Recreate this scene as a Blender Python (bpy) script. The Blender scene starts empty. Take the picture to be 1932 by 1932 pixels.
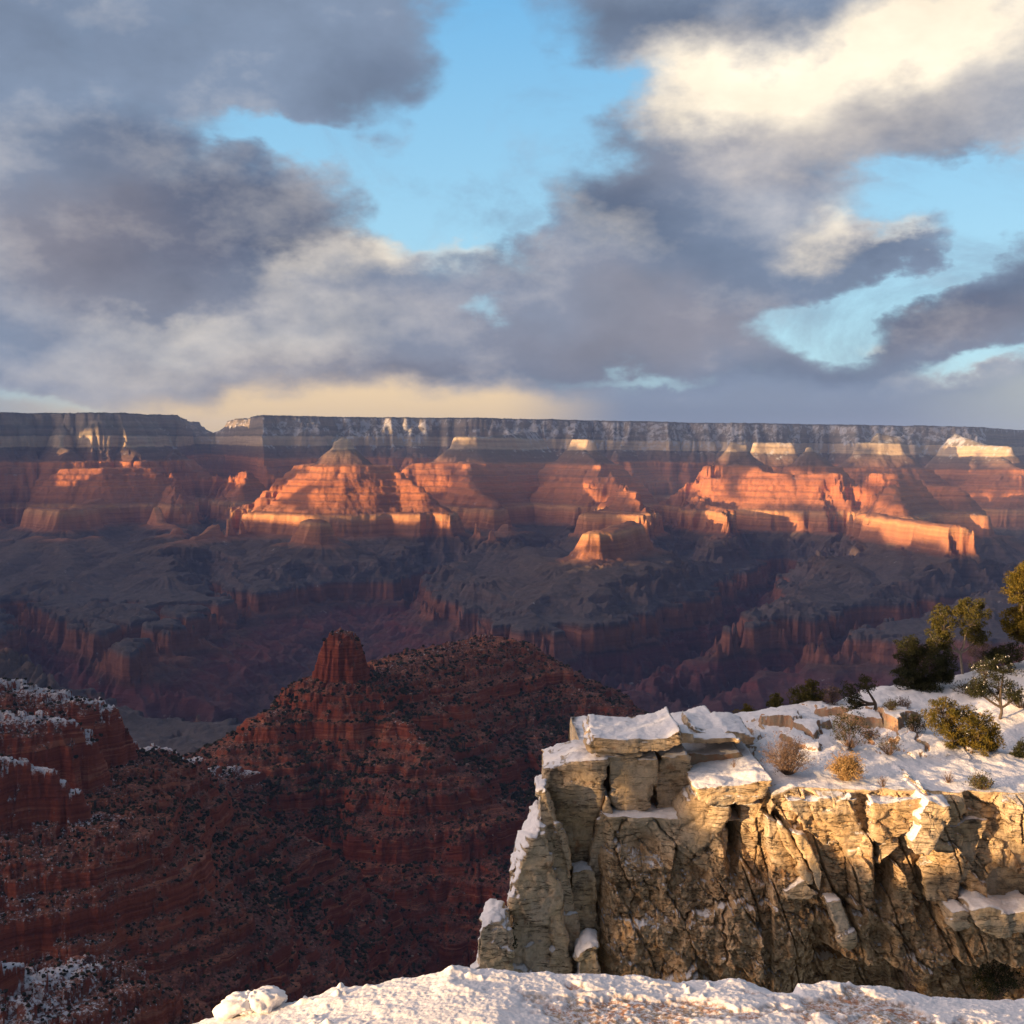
import bpy, math, random
import numpy as np
from mathutils import Vector, Matrix, noise as mnoise

SC = bpy.context.scene
COL = SC.collection
f32 = np.float32
F = 2332.0                      # focal length in units of a 1932 wide frame
PITCH = math.atan((966.0 - 835.0) / F)
CP, SP = math.cos(PITCH), math.sin(PITCH)

# ------------------------------------------------------------------ camera
cam_d = bpy.data.cameras.new("camera")
cam = bpy.data.objects.new("camera", cam_d)
COL.objects.link(cam)
cam.location = (0, 0, 0)
cam.rotation_euler = (math.radians(90) - PITCH, 0, 0)
cam_d.sensor_fit = 'HORIZONTAL'
cam_d.sensor_width = 36.0
cam_d.lens = 36.0 * F / 1932.0
cam_d.clip_start = 0.05
cam_d.clip_end = 200000.0
SC.camera = cam

SC.view_settings.view_transform = 'Standard'
SC.view_settings.look = 'None'
SC.view_settings.exposure = EXPOSURE = 1.0
SC.view_settings.gamma = 1.0
SC.view_settings.use_curve_mapping = False
SC.cycles.max_bounces = 5
SC.cycles.diffuse_bounces = 3
SC.cycles.glossy_bounces = 2
SC.cycles.volume_bounces = 0
SC.cycles.transparent_max_bounces = 8
SC.cycles.use_denoising = True
SC.cycles.caustics_reflective = False
SC.cycles.caustics_refractive = False

SUN_AZ = math.radians(-122.0)   # from the view direction (+Y), positive to the right
SUN_EL = math.radians(7.0)
SUNV = Vector((math.sin(SUN_AZ) * math.cos(SUN_EL), math.cos(SUN_AZ) * math.cos(SUN_EL), math.sin(SUN_EL)))


def lin(r, g, b):
    def c(x):
        x /= 255.0
        return x / 12.92 if x <= 0.04045 else ((x + 0.055) / 1.055) ** 2.4
    return (c(r), c(g), c(b), 1.0)


def ray(u, v):
    a = (u - 966.0) / F
    b = (966.0 - v) / F
    return (a, CP + b * SP, -SP + b * CP)


def P(u, v, y):
    d = ray(u, v)
    k = y / d[1]
    return (d[0] * k, y, d[2] * k)


def zof(v, y):
    return P(966, v, y)[2]


# ------------------------------------------------------------------ sun
sd = bpy.data.lights.new("sun", 'SUN')
sd.energy = 5.0
sd.angle = math.radians(0.4)
sd.color = (1.0, 0.63, 0.30)
so = bpy.data.objects.new("sun", sd)
COL.objects.link(so)
so.rotation_euler = SUNV.to_track_quat('Z', 'Y').to_euler()


# ------------------------------------------------------------------ node helper
class NT:
    def __init__(self, tree):
        self.t = tree
        self.n = tree.nodes
        self.l = tree.links

    def node(self, kind, **kw):
        n = self.n.new(kind)
        for k, v in kw.items():
            setattr(n, k, v)
        return n

    def put(self, sock, val):
        if isinstance(val, bpy.types.NodeSocket):
            self.l.new(val, sock)
        elif val is not None:
            sock.default_value = val

    def math(self, op, a, b=None, c=None, clamp=False):
        n = self.node('ShaderNodeMath', operation=op, use_clamp=clamp)
        self.put(n.inputs[0], a)
        if b is not None:
            self.put(n.inputs[1], b)
        if c is not None:
            self.put(n.inputs[2], c)
        return n.outputs[0]

    def vmath(self, op, a, b=None, out=0):
        n = self.node('ShaderNodeVectorMath', operation=op)
        self.put(n.inputs[0], a)
        if b is not None:
            self.put(n.inputs['Scale' if op == 'SCALE' else 1], b)
        return n.outputs[1 if op in ('LENGTH', 'DOT_PRODUCT') else out]

    def mix(self, fac, a, b, mode='MIX'):
        n = self.node('ShaderNodeMix', data_type='RGBA', blend_type=mode)
        self.put(n.inputs[0], fac)
        self.put(n.inputs[6], a)
        self.put(n.inputs[7], b)
        return n.outputs[2]

    def noise(self, vec, scale, detail=4, rough=0.5, dist=0.0, out=0, lac=2.0):
        n = self.node('ShaderNodeTexNoise')
        self.put(n.inputs['Vector'], vec)
        n.inputs['Scale'].default_value = scale
        n.inputs['Detail'].default_value = detail
        n.inputs['Roughness'].default_value = rough
        n.inputs['Lacunarity'].default_value = lac
        n.inputs['Distortion'].default_value = dist
        return n.outputs[out]

    def voronoi(self, vec, scale, feature='F1', out=0, rand=1.0):
        n = self.node('ShaderNodeTexVoronoi', feature=feature)
        self.put(n.inputs['Vector'], vec)
        n.inputs['Scale'].default_value = scale
        n.inputs['Randomness'].default_value = rand
        return n.outputs[out]

    def mapr(self, v, a, b, c=0.0, d=1.0, smooth=False):
        n = self.node('ShaderNodeMapRange', interpolation_type='SMOOTHSTEP' if smooth else 'LINEAR', clamp=True)
        self.put(n.inputs[0], v)
        n.inputs[1].default_value = a
        n.inputs[2].default_value = b
        n.inputs[3].default_value = c
        n.inputs[4].default_value = d
        return n.outputs[0]

    def ramp(self, fac, stops, interp='LINEAR'):
        n = self.node('ShaderNodeValToRGB')
        cr = n.color_ramp
        cr.interpolation = interp
        while len(cr.elements) > 1:
            cr.elements.remove(cr.elements[-1])
        cr.elements[0].position = stops[0][0]
        cr.elements[0].color = stops[0][1]
        for p, c in stops[1:]:
            e = cr.elements.new(p)
            e.color = c
        self.put(n.inputs[0], fac)
        return n.outputs[0]

    def mapping(self, vec, loc=(0, 0, 0), rot=(0, 0, 0), scale=(1, 1, 1), kind='POINT'):
        n = self.node('ShaderNodeMapping', vector_type=kind)
        self.put(n.inputs['Vector'], vec)
        n.inputs['Location'].default_value = loc
        n.inputs['Rotation'].default_value = rot
        n.inputs['Scale'].default_value = scale
        return n.outputs[0]

    def sep(self, vec):
        n = self.node('ShaderNodeSeparateXYZ')
        self.put(n.inputs[0], vec)
        return n.outputs

    def comb(self, x, y, z):
        n = self.node('ShaderNodeCombineXYZ')
        self.put(n.inputs[0], x)
        self.put(n.inputs[1], y)
        self.put(n.inputs[2], z)
        return n.outputs[0]


# ------------------------------------------------------------------ world: sky with cloud banks, by direction
world = bpy.data.worlds.new("World")
SC.world = world
world.use_nodes = True
world.cycles.sampling_method = 'MANUAL'
world.cycles.sample_map_resolution = 512
w = NT(world.node_tree)
w.n.clear()
SKY = 0.12
geo = w.node('ShaderNodeTexCoord').outputs['Generated']
dx, dy, dz = w.sep(geo)
az = w.math('ARCTAN2', dx, dy)
el = w.math('ARCSINE', dz)
sky = w.node('ShaderNodeTexSky', sky_type='NISHITA')
sky.sun_disc = False
sky.sun_elevation = SUN_EL
sky.sun_rotation = SUN_AZ
sky.altitude = 2100
sky.air_density = 1.0
sky.dust_density = 0.6
sky.ozone_density = 1.5
P0 = w.comb(az, el, 0.0)
# wispy warp
stretched = w.mapping(geo, scale=(1, 1, 1.7))
nz1 = w.noise(stretched, 5.0, 8, 0.56, out=1)
nz2 = w.noise(stretched, 17.0, 6, 0.58, out=1)
warp = w.vmath('ADD', w.vmath('SCALE', w.vmath('SUBTRACT', nz1, (.5, .5, .5)), 0.16),
               w.vmath('SCALE', w.vmath('SUBTRACT', nz2, (.5, .5, .5)), 0.075))
PW = w.vmath('ADD', P0, w.vmath('MULTIPLY', warp, (1, 0.8, 0)))


def sky_blobs(vec, items):
    acc = None
    for (u, v, rx, ry, rot, wt) in items:
        d = Vector(ray(u, v)).normalized()
        m = w.mapping(vec, loc=(math.atan2(d.x, d.y), math.asin(d.z), 0), rot=(0, 0, math.radians(-rot)),
                      scale=(rx / F, ry / F, 1), kind='TEXTURE')
        e = w.math('EXPONENT', w.math('MULTIPLY', w.vmath('DOT_PRODUCT', m, m), -1.0))
        acc = w.math('MULTIPLY_ADD', e, wt, acc if acc is not None else 0.0)
    return acc


HOLES = [(530, 275, 125, 36, 8, 1.1), (985, 250, 165, 120, -20, 1.25), (880, 360, 120, 110, 0, 1.1), (930, 430, 90, 50, 0, .9),
         (880, 150, 90, 110, 10, .75), (770, 420, 70, 50, 0, .7), (960, 60, 120, 80, 0, .55), (1130, 190, 120, 50, -10, .8),
         (1150, 290, 60, 50, 0, .3), (700, 330, 110, 60, 20, .55), (925, 590, 45, 25, 0, .5), (1800, 365, 200, 45, 0, 1.1), (1920, 420, 100, 60, 0, 1.0),
         (1590, 555, 120, 40, -15, 1.2), (1770, 480, 150, 26, -22, .9), (1560, 600, 90, 40, 0, .7), (1880, 690, 120, 22, 0, 1.0),
         (1250, 690, 160, 22, 0, .45), (60, 735, 120, 22, 0, .7), (400, 250, 120, 40, 0, .3)]
LIT = [(1330, 130, 120, 70, 0, .9), (1520, 125, 170, 62, -5, .95), (1720, 55, 170, 70, -18, 1.0), (1890, 30, 150, 90, 0, 1.0),
       (1430, 200, 230, 60, 5, .45), (745, 480, 66, 36, 0, .95), (850, 487, 45, 24, 0, .8), (600, 530, 100, 36, -20, .5),
       (1560, 412, 62, 36, 0, .85), (1700, 415, 50, 15, 0, .7), (400, 645, 270, 55, 0, .38), (600, 640, 160, 60, 0, .2),
       (1130, 430, 90, 50, 0, .35), (1640, 612, 40, 12, 0, .5), (1850, 705, 140, 22, 0, .5), (330, 600, 90, 24, 0, .3),
       (1700, 250, 260, 80, 0, .22)]
MAUVE = [(90, 430, 240, 90, 0, .8), (1260, 560, 260, 60, 10, .8), (500, 690, 420, 45, 0, .9), (1450, 280, 330, 80, 0, .7),
         (250, 560, 300, 60, 0, .5), (1200, 640, 260, 50, 0, .7), (1850, 620, 180, 50, 0, .6), (1750, 180, 200, 80, 0, .5), (800, 590, 230, 60, 0, .5)]
DARK = [(460, 400, 260, 100, 5, .9), (230, 480, 280, 90, 0, .8), (560, 450, 160, 60, 0, .4), (1330, 480, 260, 90, 20, .45), (1790, 585, 190, 62, 0, 1.0),
        (1400, 20, 200, 40, 0, .5), (700, 180, 120, 70, 0, .4), (820, 705, 240, 24, -3, .7), (1180, 380, 110, 70, 0, .5), (1640, 450, 110, 28, 0, .5),
        (930, 500, 90, 40, 0, .5), (1080, 650, 200, 45, 0, .4), (100, 30, 200, 80, 0, .25), (1500, 690, 260, 30, 0, .4), (180, 280, 200, 50, 0, .4), (1250, 60, 220, 50, 0, .35)]
holes = sky_blobs(PW, HOLES)
nzs = w.noise(stretched, 9.0, 9, 0.6)
cover = w.math('SUBTRACT', 0.78, holes)
cover = w.math('ADD', cover, w.math('MULTIPLY', w.math('SUBTRACT', nzs, 0.5), 0.9))
alpha = w.mapr(cover, -0.10, 0.70, 0, 1, True)
wisp = w.noise(w.mapping(stretched, loc=(5, 2, 1)), 4.5, 9, 0.66, dist=.6)
alpha = w.math('MAXIMUM', alpha, w.mapr(wisp, .46, .72, 0, .55, True))
soft = w.vmath('ADD', P0, w.vmath('SCALE', w.vmath('MULTIPLY', warp, (1, 0.8, 0)), 0.7))
litf = sky_blobs(PW, LIT)
mauve = sky_blobs(soft, MAUVE)
dark = sky_blobs(soft, DARK)
nzl = w.noise(w.mapping(stretched, loc=(3, 1, 7)), 7.0, 8, 0.6)
nzc = w.math('SUBTRACT', nzl, 0.5)


def S(r, g, b, k=1.0):
    c = lin(r, g, b)
    k = k / 2 ** EXPOSURE
    return (c[0] * k / SKY, c[1] * k / SKY, c[2] * k / SKY, 1)


cc = w.mix(w.mapr(dark, 0, 1, 0, 1), S(134, 151, 176), S(84, 99, 126))
cc = w.mix(w.mapr(w.math('ADD', mauve, w.math('MULTIPLY', nzc, .5)), 0, 1, 0, 0.70), cc, S(151, 144, 150))
cc = w.mix(w.mapr(w.math('ADD', litf, w.math('MULTIPLY', nzc, 1.3)), 0.02, 1.45, 0, 1.12), cc, S(255, 240, 216, 1.10))
shade = w.math('MULTIPLY_ADD', nzc, 0.9, 1.0)
cc = w.vmath('SCALE', cc, shade)
# clear sky in the gaps: the sky texture under a thin pale veil
veil = w.mix(w.mapr(el, 0.0, 0.36, 0, 1), S(196, 240, 250), S(112, 186, 238))
blue = w.mix(0.88, sky.outputs[0], veil)
skycol = w.mix(alpha, blue, cc)
# low band of lit air above the far rim
band = w.math('MULTIPLY', w.mapr(w.sep(soft)[1], 0.028, 0.058, 1, 0, True), 1.0)
hz = w.mix(w.mapr(az, -0.02, 0.10, 0, 1, True), S(255, 222, 174), S(132, 146, 168))
hz = w.mix(w.mapr(az, -0.42, -0.24, 1, 0, True), hz, S(176, 182, 186))
hz = w.mix(w.mapr(az, 0.28, 0.42, 0, 0.8, True), hz, S(190, 195, 190))
skycol = w.mix(w.math('MULTIPLY', band, 0.93), skycol, hz)
# warm glow lobe added to the unseen sky at left, to brighten the land
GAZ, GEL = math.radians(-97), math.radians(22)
glow_dot = w.vmath('DOT_PRODUCT', geo, (math.sin(GAZ) * math.cos(GEL), math.cos(GAZ) * math.cos(GEL), math.sin(GEL)))
glow = w.math('POWER', w.math('MAXIMUM', glow_dot, 0.0), 9.0)
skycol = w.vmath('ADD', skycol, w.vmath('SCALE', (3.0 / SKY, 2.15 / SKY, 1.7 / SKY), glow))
# the far side of the sky, behind the camera and low down, is dull
dull = w.mapr(dy, -0.5, 0.25, 0.45, 1)
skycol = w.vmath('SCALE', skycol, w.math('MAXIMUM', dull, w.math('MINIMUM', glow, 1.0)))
bg = w.node('ShaderNodeBackground')
bg.inputs[1].default_value = SKY
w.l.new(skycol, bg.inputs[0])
wo = w.node('ShaderNodeOutputWorld')
w.l.new(bg.outputs[0], wo.inputs[0])


# ------------------------------------------------------------------ noise in numpy
def _hash(xi, yi, seed):
    h = (xi.astype(np.uint32) * np.uint32(374761393) + yi.astype(np.uint32) * np.uint32(668265263) + np.uint32(seed * 2246822519 % 4294967296))
    h ^= h >> np.uint32(13)
    h *= np.uint32(1274126177)
    h ^= h >> np.uint32(16)
    return h


_ga = np.arange(256) * (2 * math.pi / 256)
_GC, _GS = np.cos(_ga).astype(f32), np.sin(_ga).astype(f32)


def perlin(x, y, seed=0):
    x = np.asarray(x, np.float64)
    y = np.asarray(y, np.float64)
    x0 = np.floor(x)
    y0 = np.floor(y)
    fx = (x - x0).astype(f32)
    fy = (y - y0).astype(f32)
    xi = x0.astype(np.int64)
    yi = y0.astype(np.int64)
    sx = fx * fx * fx * (fx * (fx * 6 - 15) + 10)
    sy = fy * fy * fy * (fy * (fy * 6 - 15) + 10)

    def g(i, j):
        h = _hash(xi + i, yi + j, seed) & np.uint32(255)
        return _GC[h] * (fx - i) + _GS[h] * (fy - j)
    a = g(0, 0)
    b = g(1, 0)
    top = a + sx * (b - a)
    a = g(0, 1)
    b = g(1, 1)
    bot = a + sx * (b - a)
    return (top + sy * (bot - top)) * 1.5


def fbm(x, y, octv=4, seed=0, gain=0.5, lac=2.03):
    s = 0
    a = 1.0
    for i in range(octv):
        s = s + a * perlin(x, y, seed + i * 17)
        x = x * lac + 13.7
        y = y * lac + 7.1
        a *= gain
    return s


def ridged(x, y, octv=4, seed=0, gain=0.5, lac=2.03):
    """0 in the gullies, 1 on the ribs"""
    s = 0
    a = 1.0
    t = 0
    for i in range(octv):
        s = s + a * np.minimum(np.abs(perlin(x, y, seed + i * 17)) * 1.8, 1.0)
        t += a
        x = x * lac + 13.7
        y = y * lac + 7.1
        a *= gain
    return s / t


def perlin3(x, y, z, seed=0):
    """cheap 3-D noise from three rotated 2-D ones"""
    return (perlin(x + 0.37 * z, y - 0.61 * z, seed) + perlin(y + 0.53 * x, z - 0.29 * x, seed + 101) + perlin(z + 0.47 * y, x - 0.41 * y, seed + 202)) * 0.6


def fbm3(x, y, z, octv=4, seed=0, gain=0.5):
    s = 0
    a = 1.0
    for i in range(octv):
        s = s + a * perlin3(x, y, z, seed + i * 31)
        x, y, z = x * 2.03 + 5.1, y * 2.03 + 9.2, z * 2.03 + 1.3
        a *= gain
    return s


def vor(x, y, seed=0, jit=0.9):
    """2-D cells: distance to the nearest border (approx), id hash 0..1 and second hash"""
    xi = np.floor(x).astype(np.int64)
    yi = np.floor(y).astype(np.int64)
    d1 = np.full(x.shape, 9.0, f32)
    d2 = np.full(x.shape, 9.0, f32)
    idh = np.zeros(x.shape, f32)
    id2 = np.zeros(x.shape, f32)
    for i in (-1, 0, 1):
        for j in (-1, 0, 1):
            h = _hash(xi + i, yi + j, seed)
            a = (h & np.uint32(1023)).astype(f32) / 1023.0
            b = ((h >> np.uint32(10)) & np.uint32(1023)).astype(f32) / 1023.0
            c = ((h >> np.uint32(20)) & np.uint32(1023)).astype(f32) / 1023.0
            px = xi + i + 0.5 + (a - 0.5) * jit
            py = yi + j + 0.5 + (b - 0.5) * jit
            d = np.sqrt((px - x) ** 2 + (py - y) ** 2).astype(f32)
            near = d < d1
            d2 = np.where(near, d1, np.minimum(d2, d))
            idh = np.where(near, c, idh)
            id2 = np.where(near, (a * 7.3 + b * 3.1) % 1.0, id2)
            d1 = np.where(near, d, d1)
    return d2 - d1, idh, id2


def sstep(x, a, b):
    t = np.clip((x - a) / (b - a), 0, 1)
    return t * t * (3 - 2 * t)


def tag(o, label=None, cat=None, group=None, kind=None):
    if label:
        o['label'] = label
    if cat:
        o['category'] = cat
    if group:
        o['group'] = group
    if kind:
        o['kind'] = kind
    return o


def mesh_np(name, verts, quads, mat, smooth=True, parent=None, tris=None, mats=None, midx=None):
    """one mesh object from numpy arrays"""
    verts = np.asarray(verts, f32)
    me = bpy.data.meshes.new(name)
    nq = 0 if quads is None else len(quads)
    nt = 0 if tris is None else len(tris)
    me.vertices.add(len(verts))
    me.vertices.foreach_set('co', verts.ravel())
    loops = []
    if nq:
        loops.append(np.asarray(quads, np.int32).ravel())
    if nt:
        loops.append(np.asarray(tris, np.int32).ravel())
    lp = np.concatenate(loops)
    me.loops.add(len(lp))
    me.loops.foreach_set('vertex_index', lp)
    me.polygons.add(nq + nt)
    st = np.concatenate([np.arange(nq, dtype=np.int32) * 4, nq * 4 + np.arange(nt, dtype=np.int32) * 3])
    me.polygons.foreach_set('loop_start', st)
    me.polygons.foreach_set('use_smooth', np.full(nq + nt, smooth, bool))
    if mats:
        for m in mats:
            me.materials.append(m)
        me.polygons.foreach_set('material_index', np.asarray(midx, np.int32))
    elif mat:
        me.materials.append(mat)
    me.update(calc_edges=True)
    o = bpy.data.objects.new(name, me)
    COL.objects.link(o)
    if parent is not None:
        o.parent = parent
    return o


def grid_quads(nr, nc):
    i = np.arange(nr - 1)[:, None] * nc + np.arange(nc - 1)[None, :]
    return np.stack([i, i + 1, i + nc + 1, i + nc], -1).reshape(-1, 4)


def new_mat(name):
    m = bpy.data.materials.new(name)
    m.use_nodes = True
    t = NT(m.node_tree)
    b = t.n['Principled BSDF']
    b.inputs['Roughness'].default_value = 0.95
    b.inputs['Specular IOR Level'].default_value = 0.1
    return m, t, b


def bump(t, b, height, strength, dist, normal=None):
    n = t.node('ShaderNodeBump')
    n.inputs['Strength'].default_value = strength
    n.inputs['Distance'].default_value = dist
    t.put(n.inputs['Height'], height)
    if normal is not None:
        t.put(n.inputs['Normal'], normal)
    if b is not None:
        t.put(b.inputs['Normal'], n.outputs[0])
    return n.outputs[0]
# ------------------------------------------------------------------ the far canyon


def off(x, y):
    """tilt of the beds"""
    return 0.004 * (y - 10000) - 0.017 * np.maximum(x + 1500, 0) * sstep(y, 9500, 13500)


# knots: "envelope height" H -> stratigraphic height s
KH = [-3000, -1205, -1060, -890, -862, -800, -700, -560, -510, -470, -450, -415, -400, -360, -348, -310, -296, -255, -243, -205, -193, -150, -132, -104, -88, -20, 100, 112, 145, 158, 172, 186, 200, 215, 240, 252, 275, 292, 400, 3000]
KS = [-1390, -1375, -1235, -1050, -942, -922, -862, -755, -735, -590, -572, -562, -540, -515, -483, -462, -424, -408, -370, -352, -314, -300, -258, -245, -200, -185, -60, -50, 50, 62, 85, 105, 130, 140, 175, 200, 230, 285, 298, 303]


def strata(H):
    return np.interp(H, KH, KS)


def inv_strata(s):
    return float(np.interp(s, KS, KH))


def seg_dist(x, y, ax, ay, bx, by):
    vx, vy = bx - ax, by - ay
    L = vx * vx + vy * vy + 1e-9
    t = np.clip(((x - ax) * vx + (y - ay) * vy) / L, 0, 1)
    return np.sqrt((x - ax - t * vx) ** 2 + (y - ay - t * vy) ** 2), t


# each: name, slope, [ (u, v, distance km) ... ] along its crest
RIDGES = [
    # temple with pale cap, left of the middle
    ('temple', .75, [(630, 830, 10.5), (640, 826, 10.5), (654, 831, 10.5)]),
    ('temple', .66, [(612, 866, 10.55), (668, 866, 10.45)]),
    ('temple', .70, [(572, 874, 10.6), (640, 868, 10.4), (732, 878, 10.5)]),
    ('temple', .72, [(732, 878, 10.5), (790, 930, 10.2)]),
    ('temple', .80, [(490, 958, 10.6), (600, 965, 10.1), (740, 966, 10.0), (850, 968, 9.9), (900, 971, 9.7), (948, 975, 9.45)]),
    ('temple', .80, [(452, 955, 10.8), (520, 957, 10.7)]),
    ('temple', .62, [(450, 985, 10.0), (330, 1028, 9.6), (250, 1052, 9.3)]),
    ('temple', .70, [(560, 885, 10.5), (500, 935, 10.3)]),
    # small red mesa in front of it
    ('mesa', .80, [(588, 978, 9.2), (602, 980, 9.1)]),
    ('mesa', .42, [(590, 1030, 9.1), (560, 1056, 8.8)]),
    # second temple, right behind
    ('temple_b', .60, [(860, 823, 12.2), (886, 824, 12.2), (960, 822, 12.9), (1010, 812, 14.0)]),
    ('temple_b', .66, [(775, 882, 11.8), (870, 868, 11.9), (885, 900, 11.4)]),
    ('temple_b', .75, [(885, 900, 11.4), (925, 945, 10.9), (935, 962, 10.6)]),
    # third spur
    ('temple_c', .62, [(1088, 828, 12.6), (1120, 835, 12.3)]),
    ('temple_c', .70, [(1100, 850, 12.1), (1165, 882, 11.6), (1190, 905, 11.0)]),
    ('temple_c', .75, [(1175, 920, 10.6), (1200, 935, 10.3), (1235, 960, 10.1)]),
    ('temple_c', .85, [(1112, 966, 10.06), (1180, 968, 9.9), (1252, 972, 9.6)]),
    # pyramid mesa, nearer
    ('pyramid', .85, [(1122, 997, 8.05), (1160, 992, 8.35), (1205, 985, 8.75)]),
    ('pyramid', .50, [(1105, 1050, 8.0), (1060, 1062, 8.4), (1010, 1056, 9.0), (985, 1050, 9.4)]),
    ('pyramid', .46, [(1130, 1068, 7.85), (1145, 1095, 7.4)]),
    ('pyramid', .46, [(1090, 1072, 7.9), (1000, 1092, 7.7), (930, 1106, 7.5)]),
    ('pyramid', .46, [(1200, 1060, 8.0), (1270, 1100, 7.6), (1340, 1130, 7.4)]),
    # right hand temple
    ('temple_d', .62, [(1372, 836, 11.6), (1402, 837, 11.6)]),
    ('temple_d', .70, [(1310, 893, 11.3), (1385, 872, 11.3), (1440, 884, 11.1), (1492, 896, 10.9)]),
    ('temple_d', .80, [(1325, 925, 10.8), (1345, 957, 10.7), (1400, 967, 9.95), (1460, 977, 9.25), (1515, 990, 8.5)]),
    ('temple_d', .50, [(1530, 1050, 8.8), (1590, 1080, 8.6)]),
    # long supai ridge to its right
    ('long_ridge', .72, [(1505, 896, 10.9), (1560, 893, 10.8), (1600, 905, 10.6), (1640, 893, 10.5), (1690, 893, 10.5), (1715, 903, 10.6)]),
    ('long_ridge', .65, [(1530, 846, 11.5)]),
    ('long_ridge', .70, [(1690, 905, 10.4), (1700, 950, 9.6)]),
    ('long_ridge', .70, [(1730, 915, 11.0), (1800, 922, 10.8)]),
    ('long_ridge', .85, [(1612, 966, 10.06), (1700, 977, 9.25), (1790, 988, 8.61), (1868, 1000, 7.98), (1898, 1005, 7.75)]),
    ('long_ridge', .75, [(1760, 965, 10.2), (1860, 975, 9.9)]),
    # back right pale walls
    ('temple_e', .62, [(1660, 815, 12.8), (1690, 822, 12.8)]),
    ('temple_e', .60, [(1625, 836, 12.4), (1700, 836, 12.4)]),
    ('temple_f', .62, [(1425, 838, 12.9), (1490, 838, 12.9)]),
    ('temple_g', .62, [(1893, 862, 12.2), (1915, 880, 11.9)]),
    ('temple_g', .62, [(1800, 822, 13.5), (1893, 850, 12.6)]),
    # left hand walls below the near part of the far rim
    ('west_wall', .62, [(120, 790, 13.0), (110, 845, 12.2), (130, 850, 12.1)]),
    ('west_wall', .60, [(230, 790, 13.0), (240, 840, 12.4)]),
    ('west_wall', .70, [(120, 886, 11.7), (200, 880, 11.7), (280, 882, 11.9)]),
    ('west_wall', .70, [(0, 890, 12.0), (60, 886, 12.1)]),
    ('west_wall', .70, [(400, 880, 12.6), (460, 890, 12.3), (455, 920, 12.0)]),
    ('west_wall', .70, [(330, 845, 13.0), (335, 900, 12.0), (350, 930, 11.4)]),
    ('west_mesa', .85, [(62, 957, 10.8), (120, 961, 10.45), (182, 957, 10.8)]),
    ('west_mesa', .50, [(150, 955, 11.0), (200, 930, 11.6)]),
    ('west_mesa', .48, [(110, 1030, 10.2), (90, 1060, 9.4)]),
    ('west_mesa', .80, [(300, 955, 11.2), (330, 985, 10.7)]),
    ('near_butte', .75, [(-90, 1196, 4.7), (20, 1199, 4.65), (62, 1212, 4.6)]),
    ('west_mesa', .80, [(-120, 950, 11.2), (-20, 962, 11.0)]),
]


def _spur(nm, k, *pts):
    """a low spur given by (u, v, height)"""
    out = []
    for (u, v, z) in pts:
        d = ray(u, v)
        out.append((u, v, z / d[2] * d[1] / 1000.0))
    RIDGES.append((nm, k, out))


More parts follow.
